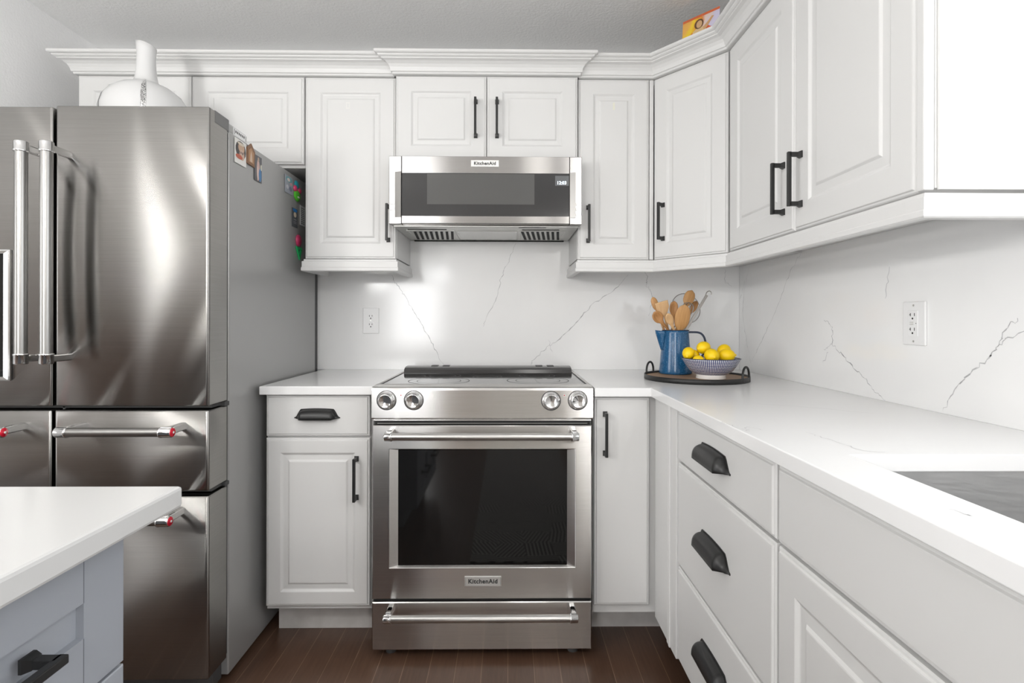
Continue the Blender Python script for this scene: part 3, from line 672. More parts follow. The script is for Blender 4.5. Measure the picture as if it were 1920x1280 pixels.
magnet_card('bookmark_magnet', 2.232, 2.288, 1.528, 1.605, 'dark upright card magnet with a blue cap at its top', [(.07, .075, .085), (.5, .90, .42, .10, (.02, .17, .45)), (.5, .66, .26, .14, (.62, .52, .40)), (.5, .40, .3, .03, (.3, .3, .3)), (.5, .28, .34, .02, (.25, .25, .26)), (.5, .20, .34, .02, (.25, .25, .26))])
b = MB().box(MXX, MXX + .0015, 2.318, 2.374, 1.548, 1.632)
for k in range(9): b.box(MXX + .0015, MXX + .0017, 2.326, 2.364, 1.556 + k * .008, 1.5585 + k * .008, 0, 1)
tag(b.build('printed_label', ['white', 'ink'], None, (MXX, 2.346, 1.548)), 'white printed paper label at the rear edge of the refrigerator side', 'label')
tq = tag(MB().lathe([(0, .011), (.5, .0105), (.85, .008), (1, .003), (1, 0)], 24, 0, Matrix(((0, 0, 1, MXX), (.025, 0, 0, 2.297), (0, .025, 0, 1.478), (0, 0, 0, 1)))).build('round_magnet', flat('raspberry', (.50, .035, .12), .3), None, (MXX, 2.297, 1.453), False), 'round raspberry red magnet above the green triangle magnet', 'magnet')
b = MB(); tri = [(2.268, 1.4505), (2.330, 1.4500), (2.306, 1.398)]; cen = (2.3013, 1.433)
inn = [(cen[0] + (p[0] - cen[0]) * .42, cen[1] + (p[1] - cen[1]) * .42) for p in tri]
for i in range(3):
    j = (i + 1) % 3; b.prism([tri[i], tri[j], inn[j], inn[i]], 0, .006, 0, MI)
b.prism(inn, 0, .002, 1, MI)
tag(b.build('triangle_magnet', [flat('bright_green', (.02, .48, .14), .3), flat('deep_green', (.0, .16, .05), .3)], None, (MXX, 2.3, 1.405)), 'bright green triangular magnet, lowest on the refrigerator side', 'magnet')

# ------------------------------------------------------------------ range
t = thing('range', 'stainless steel slide-in electric range with oven door in the centre', 'range', (-.0885, 2.15, 0)); o_ = (-.0885, 2.15, 0)
RX0, RX1 = -.4665, .2905
MB().box(RX0 + .004, RX1 - .004, 1.875, 2.50, .03, .905).build('body', 'gasket', t, o_)
# control fascia with slightly sloped face, side cheeks
b = MB(); prof = [(1.880, .806), (1.864, .808), (1.862, .812), (1.8615, .906), (1.864, .9135), (1.872, .9165), (1.945, .9185), (1.945, .900), (1.880, .900)]
n = len(prof); vs_ = [(RX0, y, z) for y, z in prof] + [(RX1, y, z) for y, z in prof]
b.add(vs_, [list(range(n)), [n + k for k in range(n)][::-1]] + [(i, (i + 1) % n, n + (i + 1) % n, n + i) for i in range(n)])
fa = b.build('control_panel', 'steel', t, o_)
# cooktop
MB().box(RX0 + .010, RX1 - .010, 1.9455, 2.338, .902, .9165, .001).build('cooktop', 'cook', t, o_)
for x in (RX0, RX1 - .0095): MB().box(x, x + .0095, 1.946, 2.48, .895, .9180, .001).build('cooktop_trim', 'steel', t, o_)
for x in (RX0 + .0100, RX1 - .0150): MB().box(x, x + .005, 1.965, 2.335, .9150, .9175).build('cooktop_seal', 'blackmat', t, o_)
for (cx_, cy_, r1) in ((-.262, 2.06, .115), (.112, 2.075, .118), (-.270, 2.245, .075), (.118, 2.255, .075), (-.085, 2.20, .06)):
    MB().lathe([(r1 - .0025, .9169), (r1, .9169)], 56, 0, Matrix.Translation((cx_, cy_, 0))).lathe([(r1 * .72 - .0015, .9169), (r1 * .72, .9169)], 56, 0, Matrix.Translation((cx_, cy_, 0))).build('burner_ring', 'ring', t, o_, False)
MB().box(-.262, .079, 1.9475, 1.950, .9166, .9172).box(-.262, -.259, 1.947, 1.958, .9166, .9172).box(.076, .079, 1.947, 1.958, .9166, .9172).build('touch_strip', 'blackmat', t, o_)
# rear vent rail
b = MB(); prof = []
for k in range(0, 9): a = R(180 - 22.5 * k); prof.append((2.42 + .078 * math.cos(a), .918 + .026 * max(0, math.sin(a)) ** .6))
prof += [(2.498, .9168), (2.342, .9168)]
n = len(prof); xa, xb = RX0 + .018, RX1 - .018
vs_ = [(xa, y, z) for y, z in prof] + [(xb, y, z) for y, z in prof]
b.add(vs_, [list(range(n)), [n + k for k in range(n)][::-1]] + [(i, (i + 1) % n, n + (i + 1) % n, n + i) for i in range(n)])
for x in (-.34, -.29, .12, .17): b.box(x, x + .03, 2.40, 2.44, .9435, .9450, 0, 1)
for x in (-.2, -.13, -.06): b.box(x, x + .05, 2.349, 2.352, .928, .931, 0, 1)
b.build('vent_rail', [M.setdefault('rail', mat('glossy_black', (.015, .013, .012), .18)), 'gasket'], t, o_)
# knobs
for x, z, a in ((-.4155, .872, 0), (-.3228, .8721, 0), (.1458, .8708, 0), (.2373, .872, 35)):
    mk = Matrix.Translation((x, 1.8615, z)) @ Matrix.Rotation(R(90), 4, 'X')
    k_ = MB().lathe([(.030, 0), (.030, .004), (.0285, .006), (.0255, .0065), (.0250, .020), (.0235, .026), (.0215, .0275), (.0205, .0270), (0, .0262)], 36, 0, mk).build('knob', 'chrome', fa, o_)
    MB().box(-.0012, .0012, .004, .020, .0268, .0275, 0, 0, mk @ Matrix.Rotation(R(a), 4, 'Z')).build('pointer', 'ink', k_, o_)
    MB().lathe([(.0310, -.0003), (.0340, -.0003), (.0340, .0007), (.0310, .0007)], 36, 0, mk).build('knob_ring', 'gasket', k_, o_)
for x in (-.3665, .1915):
    mk = Matrix.Translation((x, 1.8618, .889)) @ Matrix.Rotation(R(90), 4, 'X')
    MB().lathe([(0, .001), (.0018, .001), (.0018, 0)], 12, 0, mk).lathe([(.0030, .0005), (.0036, .0005)], 16, 1, mk).build('indicator_light', ['red', 'white'], fa, o_, False)
# vent gap under fascia
MB().box(RX0 + .010, RX1 - .010, 1.872, 1.878, .788, .808).build('vent_gap', 'gap', t, o_)
MB().box(RX0 + .006, RX1 - .006, 1.8665, 1.8745, .8010, .8065, .001).build('lower_lip', 'steel', t, o_)
MB().box(RX0 + .020, RX1 - .020, 1.860, 1.866, .7925, .7942, .0006).build('vent_lip', 'steelv', t, o_)
# oven door
DY = 1.848
b = MB().rings([(RX0 + .006, RX1 - .006, .200, .7885, 1.874), (RX0 + .006, RX1 - .006, .200, .7885, DY + .003), (RX0 + .009, RX1 - .009, .203, .7855, DY),
                (-.404, .2300, .3045, .7105, DY), (-.402, .2280, .3065, .7085, DY + .0015), (-.374, .2005, .3115, .7030, DY + .012)], 0, close=False, back=True)
od = b.build('oven_door', 'steel', t, o_)
MB().rings([(-.4045, .2305, .304, .711, DY - .0004), (-.4045, .2305, .304, .711, DY - .0012), (-.4030, .2290, .3055, .7095, DY - .0012), (-.4030, .2290, .3055, .7095, DY)], 0, close=False, back=False).build('window_trim', 'chrome', od, o_)
MB().box(-.3745, .2010, DY + .0112, DY + .018, .3110, .7035).build('oven_window', 'glass_black', od, o_)
appliance_handle(od, (-.407, 1.792, .762), (.2330, 1.792, .762), .0122, .0140, .026, DY, mt='rangetube', brk=.024, updz=.004)
def badge(parent, x, z, y, w_, h_, size):
    p_ = MB().box(x - w_ / 2, x + w_ / 2, y - .0025, y, z - h_ / 2, z + h_ / 2, .0006).build('badge', 'badge', parent, o_)
    MB().rings([(x - w_ / 2 + .0015, x + w_ / 2 - .0015, z - h_ / 2 + .0015, z + h_ / 2 - .0015, y - .0026), (x - w_ / 2 + .0015, x + w_ / 2 - .0015, z - h_ / 2 + .0015, z + h_ / 2 - .0015, y - .0031), (x - w_ / 2 + .0024, x + w_ / 2 - .0024, z - h_ / 2 + .0024, z + h_ / 2 - .0024, y - .0031), (x - w_ / 2 + .0024, x + w_ / 2 - .0024, z - h_ / 2 + .0024, z + h_ / 2 - .0024, y - .0026)], 0, None, False, False).build('badge_border', 'chrome', p_, o_)
    text('KitchenAid', size, 'lettering', 'ink', p_, Matrix.Translation(Vector((x, y - .0030, z)) - Vector(o_)) @ Matrix.Rotation(FRONT, 4, 'X'), .0003, .0006, 1.08)
badge(od, -.0852, .2612, DY, .124, .033, .0205)
# warming drawer
b = MB().rings([(RX0 + .006, RX1 - .006, .028, .1905, 1.874), (RX0 + .006, RX1 - .006, .028, .1905, DY + .003), (RX0 + .009, RX1 - .009, .031, .1875, DY), (RX0 + .03, RX1 - .03, .05, .17, DY)])
wd = b.build('storage_drawer', 'steel', t, o_)
appliance_handle(wd, (-.409, 1.792, .164), (.2305, 1.792, .164), .0122, .0140, .026, DY, mt='rangetube', brk=.024, updz=.004)
MB().box(RX0 + .008, RX1 - .008, 1.862, 1.876, .1905, .200).build('drawer_gap', 'gap', t, o_)
for x in (-.405, .225):
    for y in (1.895, 2.42): MB().tube([(x, y, 0), (x, y, .032)], .018, 16).build('foot', 'gasket', t, o_)

# ------------------------------------------------------------------ microwave hood
t = thing('microwave', 'low-profile stainless microwave hood mounted above the range', 'microwave', (-.0915, 2.35, 1.5225)); o_ = (-.0915, 2.35, 1.5225)
QX0, QX1, QZ0, QZ1, QY = -.4700, .2875, 1.5235, 1.7885, 2.140
MB().box(-.4585, .2790, QY + .03, WY - .002, QZ0, QZ1 - .003).box(QX0 + .003, QX1 - .003, QY + .031, QY + .085, QZ0, QZ1 - .003).build('body', 'steeldim', t, o_)
L1, L2 = -.4200, .2390
# side cheeks
for (a, b2, s_) in ((QX0, L1 - .0015, 1), (L2 + .0015, QX1, -1)):
    xi, xo = (b2, a) if s_ > 0 else (a, b2)
    bb = MB().box(min(a, b2), max(a, b2), QY, QY + .032, QZ0 - .001, QZ1, .002)
    ck = bb.build('side_cheek', 'steeldim', t, o_)
    # angled finger pull beside the glass
    x0_, x1_ = (xi - .025, xi) if s_ > 0 else (xi, xi + .022)
    MB().add([(x0_, QY - .0005, 1.726), (x1_, QY - .0085 if s_ < 0 else QY - .0085, 1.726), (x1_, QY - .0085, 1.548), (x0_, QY - .0005, 1.548), (x1_, QY, 1.726), (x1_, QY, 1.548), (x0_, QY, 1.726), (x0_, QY, 1.548)],
             [(0, 1, 2, 3), (1, 4, 5, 2), (0, 6, 4, 1), (3, 2, 5, 7)]).build('finger_pull', 'steelv', ck, o_)
    bt = MB(); xc = (QX0 + .0135) if s_ > 0 else (QX1 - .0135)
    for k in range(2 if s_ > 0 else 3):
        z = 1.605 - .024 * k if s_ > 0 else 1.603 - .021 * k
        bt.box(xc - .009, xc + .009, QY - .0006, QY, z - .0045, z + .0045).box(xc - .0095, xc - .0085, QY - .001, QY, z - .005, z + .005, 0, 1).box(xc - .009, xc + .009, QY - .001, QY, z - .0055, z - .0045, 0, 1)
    bt.build('printed_buttons', ['badge', 'ink'], ck, o_)
# door
b = MB().rings([(L1, L2, QZ0 + .001, QZ1, QY + .03), (L1, L2, QZ0 + .001, QZ1, QY + .001), (L1 + .0015, L2 - .0015, QZ0 + .0025, QZ1 - .0015, QY - .001),
                (L1 + .0015, L2 - .0015, 1.5535, 1.7225, QY - .001), (L1 + .002, L2 - .002, 1.5545, 1.7215, QY + .003)], 0, close=False, back=True)
dd = b.build('door', 'steeldim', t, o_)
MB().box(L1 + .0015, L2 - .0015, QY - .0025, QY + .006, 1.554, 1.722).build('glass', 'mwglass', dd, o_)
MB().box(-.3202, .1007, QY - .0029, QY - .0024, 1.5995, 1.719).build('window', 'mwscreen', dd, o_)
ds = MB().box(.182, .2365, QY - .0029, QY - .0024, 1.674, 1.713).build('display', 'disp', dd, o_)
text('12:03', .0175, 'clock_digits', 'digit', ds, Matrix.Translation(Vector((.2075, QY - .0032, 1.685)) - Vector(o_)) @ Matrix.Rotation(FRONT, 4, 'X'), .0002, .0003, 1.0)
badge(dd, -.0940, 1.7598, QY - .001, .109, .0265, .0178)
MB().box(L1 - .0022, L1 + .0004, QY + .002, QY + .02, QZ0, QZ1).box(L2 - .0004, L2 + .0022, QY + .002, QY + .02, QZ0, QZ1).box(L1, L2, QY - .0003, QY + .0010, 1.7222, 1.7245).build('door_gap', 'gap', t, o_)
# underside
MB().box(-.458, .2785, QY + .034, WY - .004, QZ0 - .006, QZ0 - .0005, .001).build('underside_tray', 'alu', t, o_)
for (xa, xb, fl) in ((-.425, -.225, 1), (.045, .238, -1)):
    fbx = MB().rings([(xa, xb, 0, .26, 0), (xa, xb, 0, .26, -.003), (xa + .006, xb - .006, .006, .254, -.003), (xa + .008, xb - .008, .008, .252, -.0015)], 0, Matrix(((1, 0, 0, 0), (0, 0, 1, 2.26), (0, 1, 0, QZ0 - .0055), (0, 0, 0, 1)))).build('grease_filter', 'alu', t, o_)
    sl = MB()
    for k in range(8):
        x = xa + .022 + k * (xb - xa - .044) / 7
        q = [(x - .0055 + fl * 0.010, 2.285), (x + .0055 + fl * .010, 2.285), (x + .0055 - fl * .010, 2.500), (x - .0055 - fl * .010, 2.500)]
        sl.prism(q, QZ0 - .0089, QZ0 - .0080)
    sl.build('slots', 'gap', fbx, o_)
    MB().box(xa + .01, xb - .03, 2.235, 2.243, QZ0 - .0075, QZ0 - .0055).build('pull_tab', 'gap', fbx, o_)
MB().box(-.215, .035, 2.27, 2.50, QZ0 - .0085, QZ0 - .0055, .001).build('lamp_cover', 'lens', t, o_)
MB().box(.04, .15, 2.183, 2.188, QZ0 - .0075, QZ0 - .0058).box(QX0 + .03, QX1 - .03, 2.545, WY - .004, QZ0 - .010, QZ0 - .006).build('vent_slot', 'gap', t, o_)

# ------------------------------------------------------------------ outlets
t = thing('outlet', 'white duplex wall outlet on the back wall left of the range', 'outlet', (-.6438, WY, 1.142)); 
p = MB().box(-.0372, .0372, -.006, -.0002, -.0600, .0600, .0022).build('cover_plate', 'white', t)
for z in (.0195, -.0195):
    c_ = MB().tube([(0, -.0060, z), (0, -.0078, z)], .0168, 28).build('receptacle', 'white', t)
    MB().box(-.0075, -.0053, -.0084, -.0079, z - .001, z + .007).box(.0053, .0075, -.0084, -.0079, z, z + .0065).tube([(0, -.0079, z - .0085), (0, -.0084, z - .0085)], .0028, 10).build('slots', 'gap', c_)
MB().tube([(0, -.006, 0), (0, -.0070, 0)], .003, 12).build('screw', 'alu', t)
t = thing('outlet', 'white rectangular outlet plate on the right wall above the counter', 'outlet', (WX, 1.4435, 1.1395), R(-90))
MB().box(-.0400, .0400, -.007, -.0002, -.0580, .0580, .0022).build('cover_plate', 'white', t)
rc = MB().box(-.0175, .0175, -.0095, -.0068, -.0345, .0345, .001).build('receptacle', 'white', t)
b = MB()
for z in (.0195, -.0195):
    b.box(-.0085, -.0065, -.0100, -.0095, z, z + .008).box(-.0115, -.0085, -.0100, -.0095, z + .003, z + .0045).box(.006, .0078, -.0100, -.0095, z, z + .008).tube([(0, -.0094, z - .0065), (0, -.0100, z - .0065)], .0026, 10)
b.build('slots', 'gap', rc)
MB().box(-.010, .004, -.0102, -.0095, .0012, .0042, .0003).box(-.010, .004, -.0102, -.0095, -.0042, -.0012, .0003).build('test_buttons', 'badge', rc)
MB().tube([(.0125, -.0095, .0), (.0125, -.0100, .0)], .0012, 8).build('status_light', 'ink', rc)
for z in (.048, -.048): MB().tube([(0, -.0070, z), (0, -.0078, z)], .003, 12).build('screw', 'alu', t)

# ------------------------------------------------------------------ tray, pitcher, bowl
TXc, TYc, TR_ = .740, 2.142, .199
t = thing('serving_tray', 'round wooden serving tray with black metal rim and two hoop handles on the counter', 'tray', (TXc, TYc, CT1 + .0005))
MB().lathe([(0, .0), (TR_ - .003, .0), (TR_ - .003, .011), (0, .011)], 72, 0, None, False).build('tray_base', 'traywood', t)
MB().lathe([(TR_ - .003, -.0), (TR_, 0), (TR_, .019), (TR_ - .003, .019), (TR_ - .003, 0)], 72).build('rim', 'black', t)
for a in (141, -43):
    ca, sa = math.cos(R(a)), math.sin(R(a)); ctr = Vector((ca * (TR_ - .006), sa * (TR_ - .006), 0)); tg = Vector((-sa, ca, 0)); pts = []
    for k in range(17):
        th = math.pi * k / 16; pts.append(ctr + tg * (.033 * math.cos(th)) + Vector((0, 0, .019 + .040 * math.sin(th) ** .8)))
    pts = [pts[0] - Vector((0, 0, .016))] + pts + [pts[-1] - Vector((0, 0, .016))]
    MB().tube(pts, .0042, 10).build('handle', 'black', t)
TOP = CT1 + .0005 + .0112
PX, PY = .694, 2.255
t = thing('pitcher', 'blue speckled enamel pitcher with spout holding kitchen utensils', 'pitcher', (PX, PY, TOP))
H_ = .180
prof = [(0, .0), (.062, .0), (.0665, .003), (.0668, .010), (.064, .04), (.0605, .08), (.056, .13), (.0535, .168), (.0545, H_), (.0530, H_), (.0520, .168), (.054, .13), (.058, .08), (.062, .03), (.060, .006), (0, .006)]
MB().lathe(prof, 48).build('body', 'enamel', t)
MB().lathe([(.0530, H_ - .001), (.0550, H_ - .0015), (.0552, H_ + .0012), (.0530, H_ + .0012), (.0530, H_ - .001)], 48).build('rim', 'enamelrim', t)
# V shaped spout on the left
b = MB(); N = 9
def sp_pt(k, j):
    s_ = -1 + 2 * k / 8.0; q = j / (N - 1.0); z = H_ - .004 - .078 * q
    an = R(180 + s_ * (30 - 16 * q)); rb = .0545 + .010 * (q * .6); ex_ = .031 * (1 - q) ** .9 * (1 - abs(s_) ** 1.3)
    return ((rb + ex_) * math.cos(an), (rb + ex_) * math.sin(an), z + (.004 if j == 0 else 0) * (1 - abs(s_)))
vs_ = [sp_pt(k, j) for j in range(N) for k in range(9)]
b.add(vs_, [(j * 9 + k, j * 9 + k + 1, (j + 1) * 9 + k + 1, (j + 1) * 9 + k) for j in range(N - 1) for k in range(8)], 0, True)
so = b.build('spout', 'enamel', t); so.modifiers.new('thick', 'SOLIDIFY').thickness = .0015
pts = [(.052, -.004, H_ - .008), (.068, -.010, H_ - .008), (.088, -.018, H_ - .009), (.102, -.023, H_ - .016), (.112, -.027, H_ - .034), (.115, -.028, H_ - .060), (.110, -.026, H_ - .090), (.095, -.018, H_ - .115), (.064, -.006, H_ - .125)]
def smooth_path(p, n=5):
    P_ = [Vector(q) for q in p]; out = []
    for i in range(len(P_) - 1):
        p0 = P_[max(0, i - 1)]; p1 = P_[i]; p2 = P_[i + 1]; p3 = P_[min(len(P_) - 1, i + 2)]
        for k in range(n):
            s_ = k / n; out.append(.5 * ((2 * p1) + (p2 - p0) * s_ + (2 * p0 - 5 * p1 + 4 * p2 - p3) * s_ ** 2 + (3 * p1 - p0 - 3 * p2 + p3) * s_ ** 3))
    out.append(P_[-1]); return out
MB().tube(smooth_path(pts), .0042, 10).build('handle', 'enamelrim', t)

# utensils: head centre (x, z) seen, leaning from the pitcher base
def axis_mx(base, head, roll=0):
    d_ = (Vector(head) - Vector(base)); L = d_.length; z = d_.normalized(); y = Vector((0, 1, 0)); y = (y - z * y.dot(z)).normalized(); x = y.cross(z)
    m_ = Matrix.Identity(4)
    for i in range(3): m_[i][0] = x[i]; m_[i][1] = y[i]; m_[i][2] = z[i]
    return m_ @ Matrix.Rotation(roll, 4, 'Z'), L
def utensil(name, label, base, head, hw, hl, mtn, dish=.0, square=False, roll=0, cat='utensil', th=.0055, hr=.0048):
    """wooden spoon/turner: local z along the shaft, head centre at L"""
    base = Vector(base); head = Vector(head); mx_, L = axis_mx(base, head, roll); b = MB(); NS = 34; K = 20; tot = L + hl / 2; vs_ = []; fs = []
    for i in range(NS + 1):
        z = tot * i / NS if i < NS else tot
        s_ = (z - (L - hl / 2)) / hl
        if square:
            a = hr if s_ < 0 else hr + (hw - hr) * min(1, s_ / .55) ** .8; t2 = hr if s_ < -.2 else max(.0028, hr - .0025 * (s_ + .2) / .6)
        else:
            if s_ <= 0: a = hr + (hw - hr) * max(0, (1 + s_ * hl / .03)) ** 2 * .25; t2 = hr
            else:
                q = 2 * s_ - 1; a = hw * max(0.0, 1 - abs(q) ** 2.3) ** .5; a = max(a, hr * (1.2 if s_ < .5 else .05) if s_ < .5 else a); t2 = th * max(.15, (1 - abs(q) ** 3)) ** .5
                if s_ < .22: a = max(a, hr + (hw - hr) * .25)
            if i == NS: a = hw * .12; t2 = th * .3
        for k in range(K):
            an = 2 * math.pi * k / K; x = a * math.cos(an); y = t2 * math.sin(an)
            if dish and 0 < s_ < 1 and math.sin(an) < 0:
                rr_ = (x / max(hw, 1e-6)) ** 2 + (2 * s_ - 1) ** 2; y += dish * max(0, 1 - rr_ / .72)
            if dish and 0 < s_ < 1 and math.sin(an) >= 0:
                rr_ = (x / max(hw, 1e-6)) ** 2 + (2 * s_ - 1) ** 2; y += dish * .8 * max(0, 1 - rr_)
            vs_.append((x, y, z))
    for i in range(NS):
        for k in range(K): fs.append((i * K + k, i * K + (k + 1) % K, (i + 1) * K + (k + 1) % K, (i + 1) * K + k))
    fs.append(list(range(K))[::-1]); fs.append([NS * K + k for k in range(K)])
    b.add(vs_, fs, 0, True)
    o = b.build(name, mtn, None, (0, 0, 0)); o.matrix_world = Matrix.Translation(base) @ mx_
    return tag(o, label, cat, 'wooden utensils in the blue pitcher')
zb = TOP + .010; ZR = TOP + H_
def at_(x, z, y): s_ = y / 2.26; return (x * s_, y, 1.146 + (z - 1.146) * s_)   # same direction at another depth
def rest(rx, ry, head):
    """lower end of a shaft that passes the rim at (rx, ry) towards the head and ends inside the pitcher"""
    p = Vector((PX + rx, PY + ry, ZR)); d_ = (p - Vector(head)).normalized(); k = 0.0
    while k < .095:
        q = p + d_ * k; r_in = .0505 + .010 * (ZR - q.z) / H_
        if q.z < zb or math.hypot(q.x - PX, q.y - PY) > r_in - .006 and k > .02: break
        k += .002
    return p + d_ * (k - .002)
def put(name, label, rx, ry, hx, hz, dy, hw, hl, mtn, dish=0, square=False):
    head = at_(hx, hz, PY + dy); return utensil(name, label, rest(rx, ry, head), head, hw, hl, mtn, dish, square)
put('wooden_spoon', 'wooden spoon showing its rounded back, leaning furthest left in the blue pitcher', -.044, .014, .609, 1.216, .022, .0145, .058, 'spoon')
put('wooden_spoon', 'wooden spoon with hollow bowl at front left of the pitcher', -.036, -.022, .6215, 1.160, -.040, .0215, .056, 'spoondark', .0075)
put('wooden_turner', 'pale wooden turner with wide square end in the blue pitcher', -.030, .003, .6430, 1.194, -.010, .0275, .062, 'spoonpale', 0, True)
put('wooden_spoon', 'small wooden spoon standing low at the front centre of the pitcher', -.018, -.040, .6705, 1.152, -.056, .0165, .052, 'spoonpale', .005)
put('wooden_spoon', 'dark wooden ladle-like spoon upright behind the small front spoon', -.010, .012, .6880, 1.198, .008, .0180, .058, 'spoondark', .008)
put('wooden_spatula', 'large broad wooden paddle spoon at front right of the pitcher', .008, -.034, .7240, 1.158, -.050, .0315, .108, 'spoon')
put('wooden_spoon', 'tallest wooden spoon standing at the back of the pitcher', .012, .032, .7520, 1.240, .045, .0235, .070, 'spoon')
put('wooden_spoon', 'dark wooden spoon half hidden behind the tallest spoon', .030, .034, .7720, 1.203, .070, .0150, .062, 'spoondark')
# balloon whisk
head = Vector(at_(.743, 1.178, PY - .004)); base = rest(.030, -.010, head); mx_, L = axis_mx(base, head)
t = thing('whisk', 'wire balloon whisk among the spoons in the blue pitcher', 'utensil', base); t.matrix_world = Matrix.Translation(base) @ mx_
MB().tube([(0, 0, 0), (0, 0, L - .055)], .0055, 14).build('grip', 'steelv', t)
for k in range(4):
    a = R(45 * k + 10); pts = []
    for i in range(25):
        th = math.pi * 2 * i / 24 - math.pi / 2; s_ = i / 24.0
        z = (L - .065) + .108 * math.sin(math.pi * s_) ** .8; r_ = .027 * math.sin(2 * math.pi * s_) * (.55 + .45 * math.sin(math.pi * s_))
        pts.append((r_ * math.cos(a), r_ * math.sin(a), z))
    MB().tube(pts, .0011, 6).build('wire_loop', 'wire', t)
# mesh strainer behind
head = Vector(at_(.7395, 1.197, PY + .085)); base = rest(.002, .047, head); mx_, L = axis_mx(base, head)
t = thing('mesh_strainer', 'round fine-mesh wire strainer behind the spoons in the pitcher', 'utensil', base); t.matrix_world = Matrix.Translation(base) @ mx_
MB().tube([(0, 0, 0), (0, 0, L - .066)], .0028, 8).build('handle', 'wire', t)
MB().tube([(.066 * math.cos(R(a)), 0, L + .066 * math.sin(R(a))) for a in range(0, 360, 10)], .0015, 8, 0, True).build('rim', 'wire', t)
MB().lathe([(.066, 0), (.058, .012), (.042, .022), (.02, .028), (0, .029)], 32, 0, Matrix.Translation((0, 0, L)) @ Matrix.Rotation(R(-90), 4, 'X')).build('mesh', 'mesh', t, recalc=False)
# steel server, handle up with hook
head = Vector(at_(.8265, 1.252, PY + .006)); base = rest(.045, .006, head); mx_, L = axis_mx(base, head)
t = thing('steel_server', 'long steel utensil leaning right with a hooked handle end', 'utensil', base); t.matrix_world = Matrix.Translation(base) @ mx_
MB().box(-.0042, .0042, -.0012, .0012, 0, L, .0004).tube([(-.0042, 0, .02), (-.0042, 0, L)], .0016, 8).tube([(.0042, 0, .02), (.0042, 0, L)], .0016, 8).build('shaft', 'wire', t)
MB().tube(smooth_path([(-.004, 0, L - .004), (-.006, 0, L + .010), (.000, 0, L + .020), (.010, 0, L + .019), (.015, 0, L + .010)]), .0018, 8).build('hook', 'wire', t)

BXc, BYc = .772, 2.068
t = thing('bowl', 'footed white and navy patterned bowl holding lemons on the tray', 'bowl', (BXc, BYc, TOP))
MB().lathe([(.052, .014), (.060, .018), (.078, .030), (.093, .050), (.1035, .070), (.1075, .0765), (.1060, .0770), (.101, .070), (.090, .051), (.075, .033), (.055, .022), (0, .018)], 64).build('bowl_body', 'bowl', t)
MB().lathe([(.1055, .0762), (.1080, .0757), (.1083, .0772), (.1060, .0780), (.1055, .0762)], 64).build('rim', 'bowlrim', t)
MB().lathe([(0, .0), (.0535, .0), (.0550, .002), (.0525, .012), (.0555, .0165), (0, .0165)], 48).build('foot', 'porcelain', t)
t0 = None
LEM = [  # x, y, z offset from tray top, radius, long axis angle, tilt
    (.6865, 2.070, .0955, .0225, 60, 30, 'lemon at the left end of the bowl, pointed tip up'),
    (.7500, 2.085, .1160, .0240, 20, 10, 'topmost lemon on the pile in the bowl'),
    (.7190, 2.104, .0870, .0205, 100, 0, 'lemon tucked below the topmost lemon, left of centre'),
    (.7610, 2.030, .0880, .0270, 90, 8, 'round-looking lemon at the front centre of the bowl'),
    (.8240, 2.048, .0875, .0265, -10, 5, 'lemon at the front right of the bowl'),
    (.8370, 2.106, .1015, .0255, 40, 40, 'lemon at the back right of the bowl, tip raised'),
    (.7080, 2.022, .0720, .0185, 10, 0, 'lemon sunk low at the front left of the bowl'),
    (.7880, 2.118, .0910, .0215, 70, 0, 'lemon peeking from the back, right of the topmost one')]
me = None
for i, (x, y, z, r_, a, tl, lab) in enumerate(LEM):
    if me is None:
        prof = [(0, -1.30), (.10, -1.28), (.16, -1.20), (.30, -1.10)] + [(math.cos(R(q)) , math.sin(R(q)) * 1.16) for q in range(-66, 67, 12)] + [(.26, 1.13), (.17, 1.24), (.09, 1.34), (0, 1.36)]
        ob = MB().lathe(prof, 28).build('lemon', 'lemon'); me = ob.data
    else:
        ob = ob0.copy(); COL.objects.link(ob)
    ob0 = ob
    ob.location = (x, y, TOP + z); ob.scale = (r_, r_, r_); ob.rotation_euler = (R(90 - tl), 0, R(a + 90))
    tag(ob, lab, 'lemon', 'lemons in the patterned bowl')

# ------------------------------------------------------------------ vase on the refrigerator
t = thing('vase', 'white round-bodied vase with slim neck and silver lines, on top of the refrigerator', 'vase', (-1.292, 1.955, 1.7424))
VP = [(0, 0), (.070, 0), (.078, .004), (.115, .030), (.146, .068), (.161, .110), (.163, .140), (.152, .176), (.128, .208), (.095, .231), (.062, .244), (.044, .2505), (.0375, .258), (.034, .275), (.0305, .310), (.0290, .345), (.0300, .372), (.0325, .390), (.0310, .391), (.027, .372), (.026, .33)]
VP = [(r_ * (.86 if z < .245 else 1), z * .965) for r_, z in VP]
VV = MB().lathe(VP, 56)
def shear(mb): mb.v = [(x, y, z - (.83 * x + .56 * y) * .26 * min(1, max(0, (z - .29) / .06))) for x, y, z in mb.v]
shear(VV); VV.build('body', 'vase', t)
VPo = [(r_ + .0012, z) for r_, z in VP[2:12]]
MB().lathe(VPo, 6, 0, None, True, 300.0 - 3.2, 300.0 + 3.2).build('glitter_strip', 'silver', t, recalc=False)
for a in (17, 231, 110): MB().lathe(VPo, 4, 0, None, True, a - 2.2, a + 2.2).build('silver_line', 'silverline', t, recalc=False)

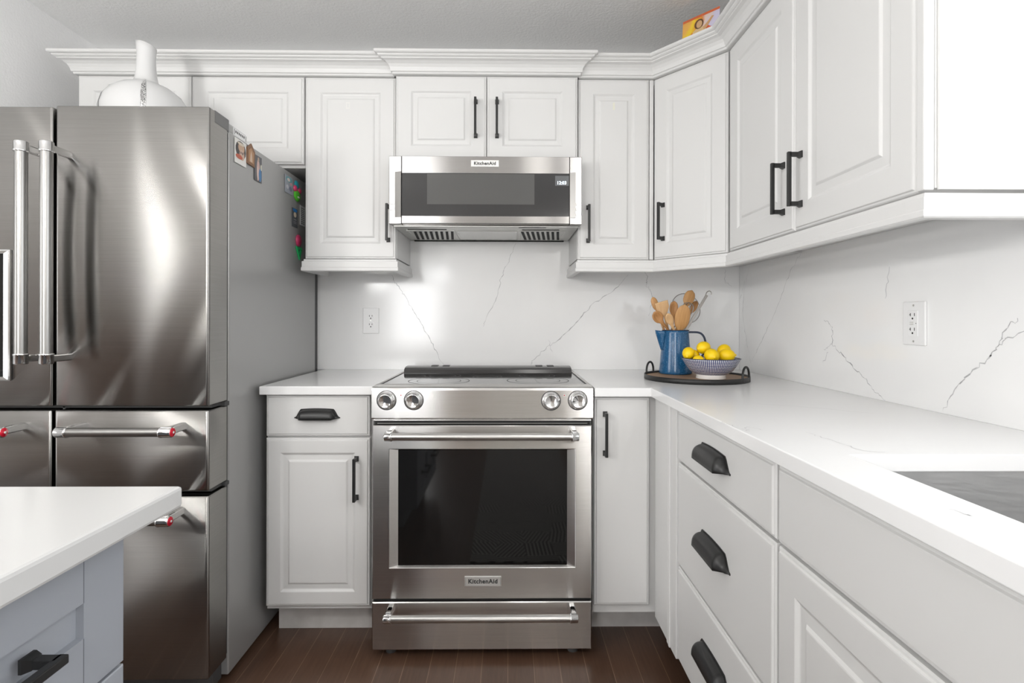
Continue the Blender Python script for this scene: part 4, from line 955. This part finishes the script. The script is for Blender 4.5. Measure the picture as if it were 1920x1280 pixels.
# ------------------------------------------------------------------ picture card above the corner cabinet
pa = math.atan2(-.120, .106)
t = thing('picture_card', 'colourful orange picture card standing on top of the corner cabinet', 'picture', (.694, 2.197, 2.1385), pa)
W_, HH = .158, .222
lean = TR(0, 0, 0, R(-5))
pm = mat('card_print', (.8, .5, .2), .25); n_, l_, b_ = nodes(pm)
vv = coord(pm); sx_ = n_.new('ShaderNodeSeparateXYZ'); l_.new(vv, sx_.inputs[0])
tt = math_node(pm, 'ADD', math_node(pm, 'MULTIPLY', sx_.outputs[0], 5.0), math_node(pm, 'MULTIPLY', math_node(pm, 'SUBTRACT', sx_.outputs[2], .15), -1.5))
tt = math_node(pm, 'ADD', tt, math_node(pm, 'MULTIPLY', math_node(pm, 'SUBTRACT', noise(pm, vv, 22, 3), .5), .5))
l_.new(ramp(pm, tt, [(.0, (.80, .42, .10)), (.14, (.86, .62, .04)), (.30, (.70, .24, .05)), (.42, (.72, .58, .52)), (.62, (.60, .56, .72)), (.85, (.62, .60, .74))]), b_.inputs['Base Color'])
pc = MB().box(0, W_, 0, .003, 0, HH, 0, 0, lean); pc.build('card', pm, t)
def fig(poly, k, nm, col):
    b = MB(); b.add([tuple(lean @ Vector((u * W_, -.0004 - .0002 * k, (v_ if v_ > .9 else .30 + .72 * v_) * HH))) for u, v_ in poly], [list(range(len(poly)))]); return b.build(nm, flat(nm + '_ink', col, .3), t, recalc=False)
ell = lambda cx_, cz_, rx_, rz_: [(cx_ + rx_ * math.cos(R(a)), cz_ + rz_ * math.sin(R(a))) for a in range(0, 360, 20)]
fig([(0, .955), (1, .955), (1, 1), (0, 1)], 0, 'top_band', (.62, .14, .05))
fig([(.12, .30), (.86, .30), (.84, .52), (.70, .62), (.58, .60), (.50, .56), (.40, .60), (.26, .56), (.16, .46)], 1, 'red_cloak', (.60, .09, .03))
fig([(.24, .30), (.70, .30), (.66, .54), (.54, .66), (.42, .66), (.30, .58)], 2, 'cream_robe', (.66, .48, .26))
fig([(.60, .52), (.68, .58), (.82, .76), (.86, .80), (.80, .82), (.72, .74), (.58, .62)], 3, 'raised_arm', (.58, .34, .16))
fig(ell(.46, .74, .125, .125), 4, 'hair', (.14, .07, .03))
fig(ell(.47, .73, .08, .095), 5, 'face', (.60, .38, .20))

# ------------------------------------------------------------------ rug behind the camera, seen only in the oven glass
t = tag(MB().box(-.18, .44, -1.7, 1.15, .0005, .009, .002).build('rug', 'rug', None, (.13, -.3, 0)), 'grey patterned runner rug on the dark wood floor, mirrored in the oven glass', 'rug')
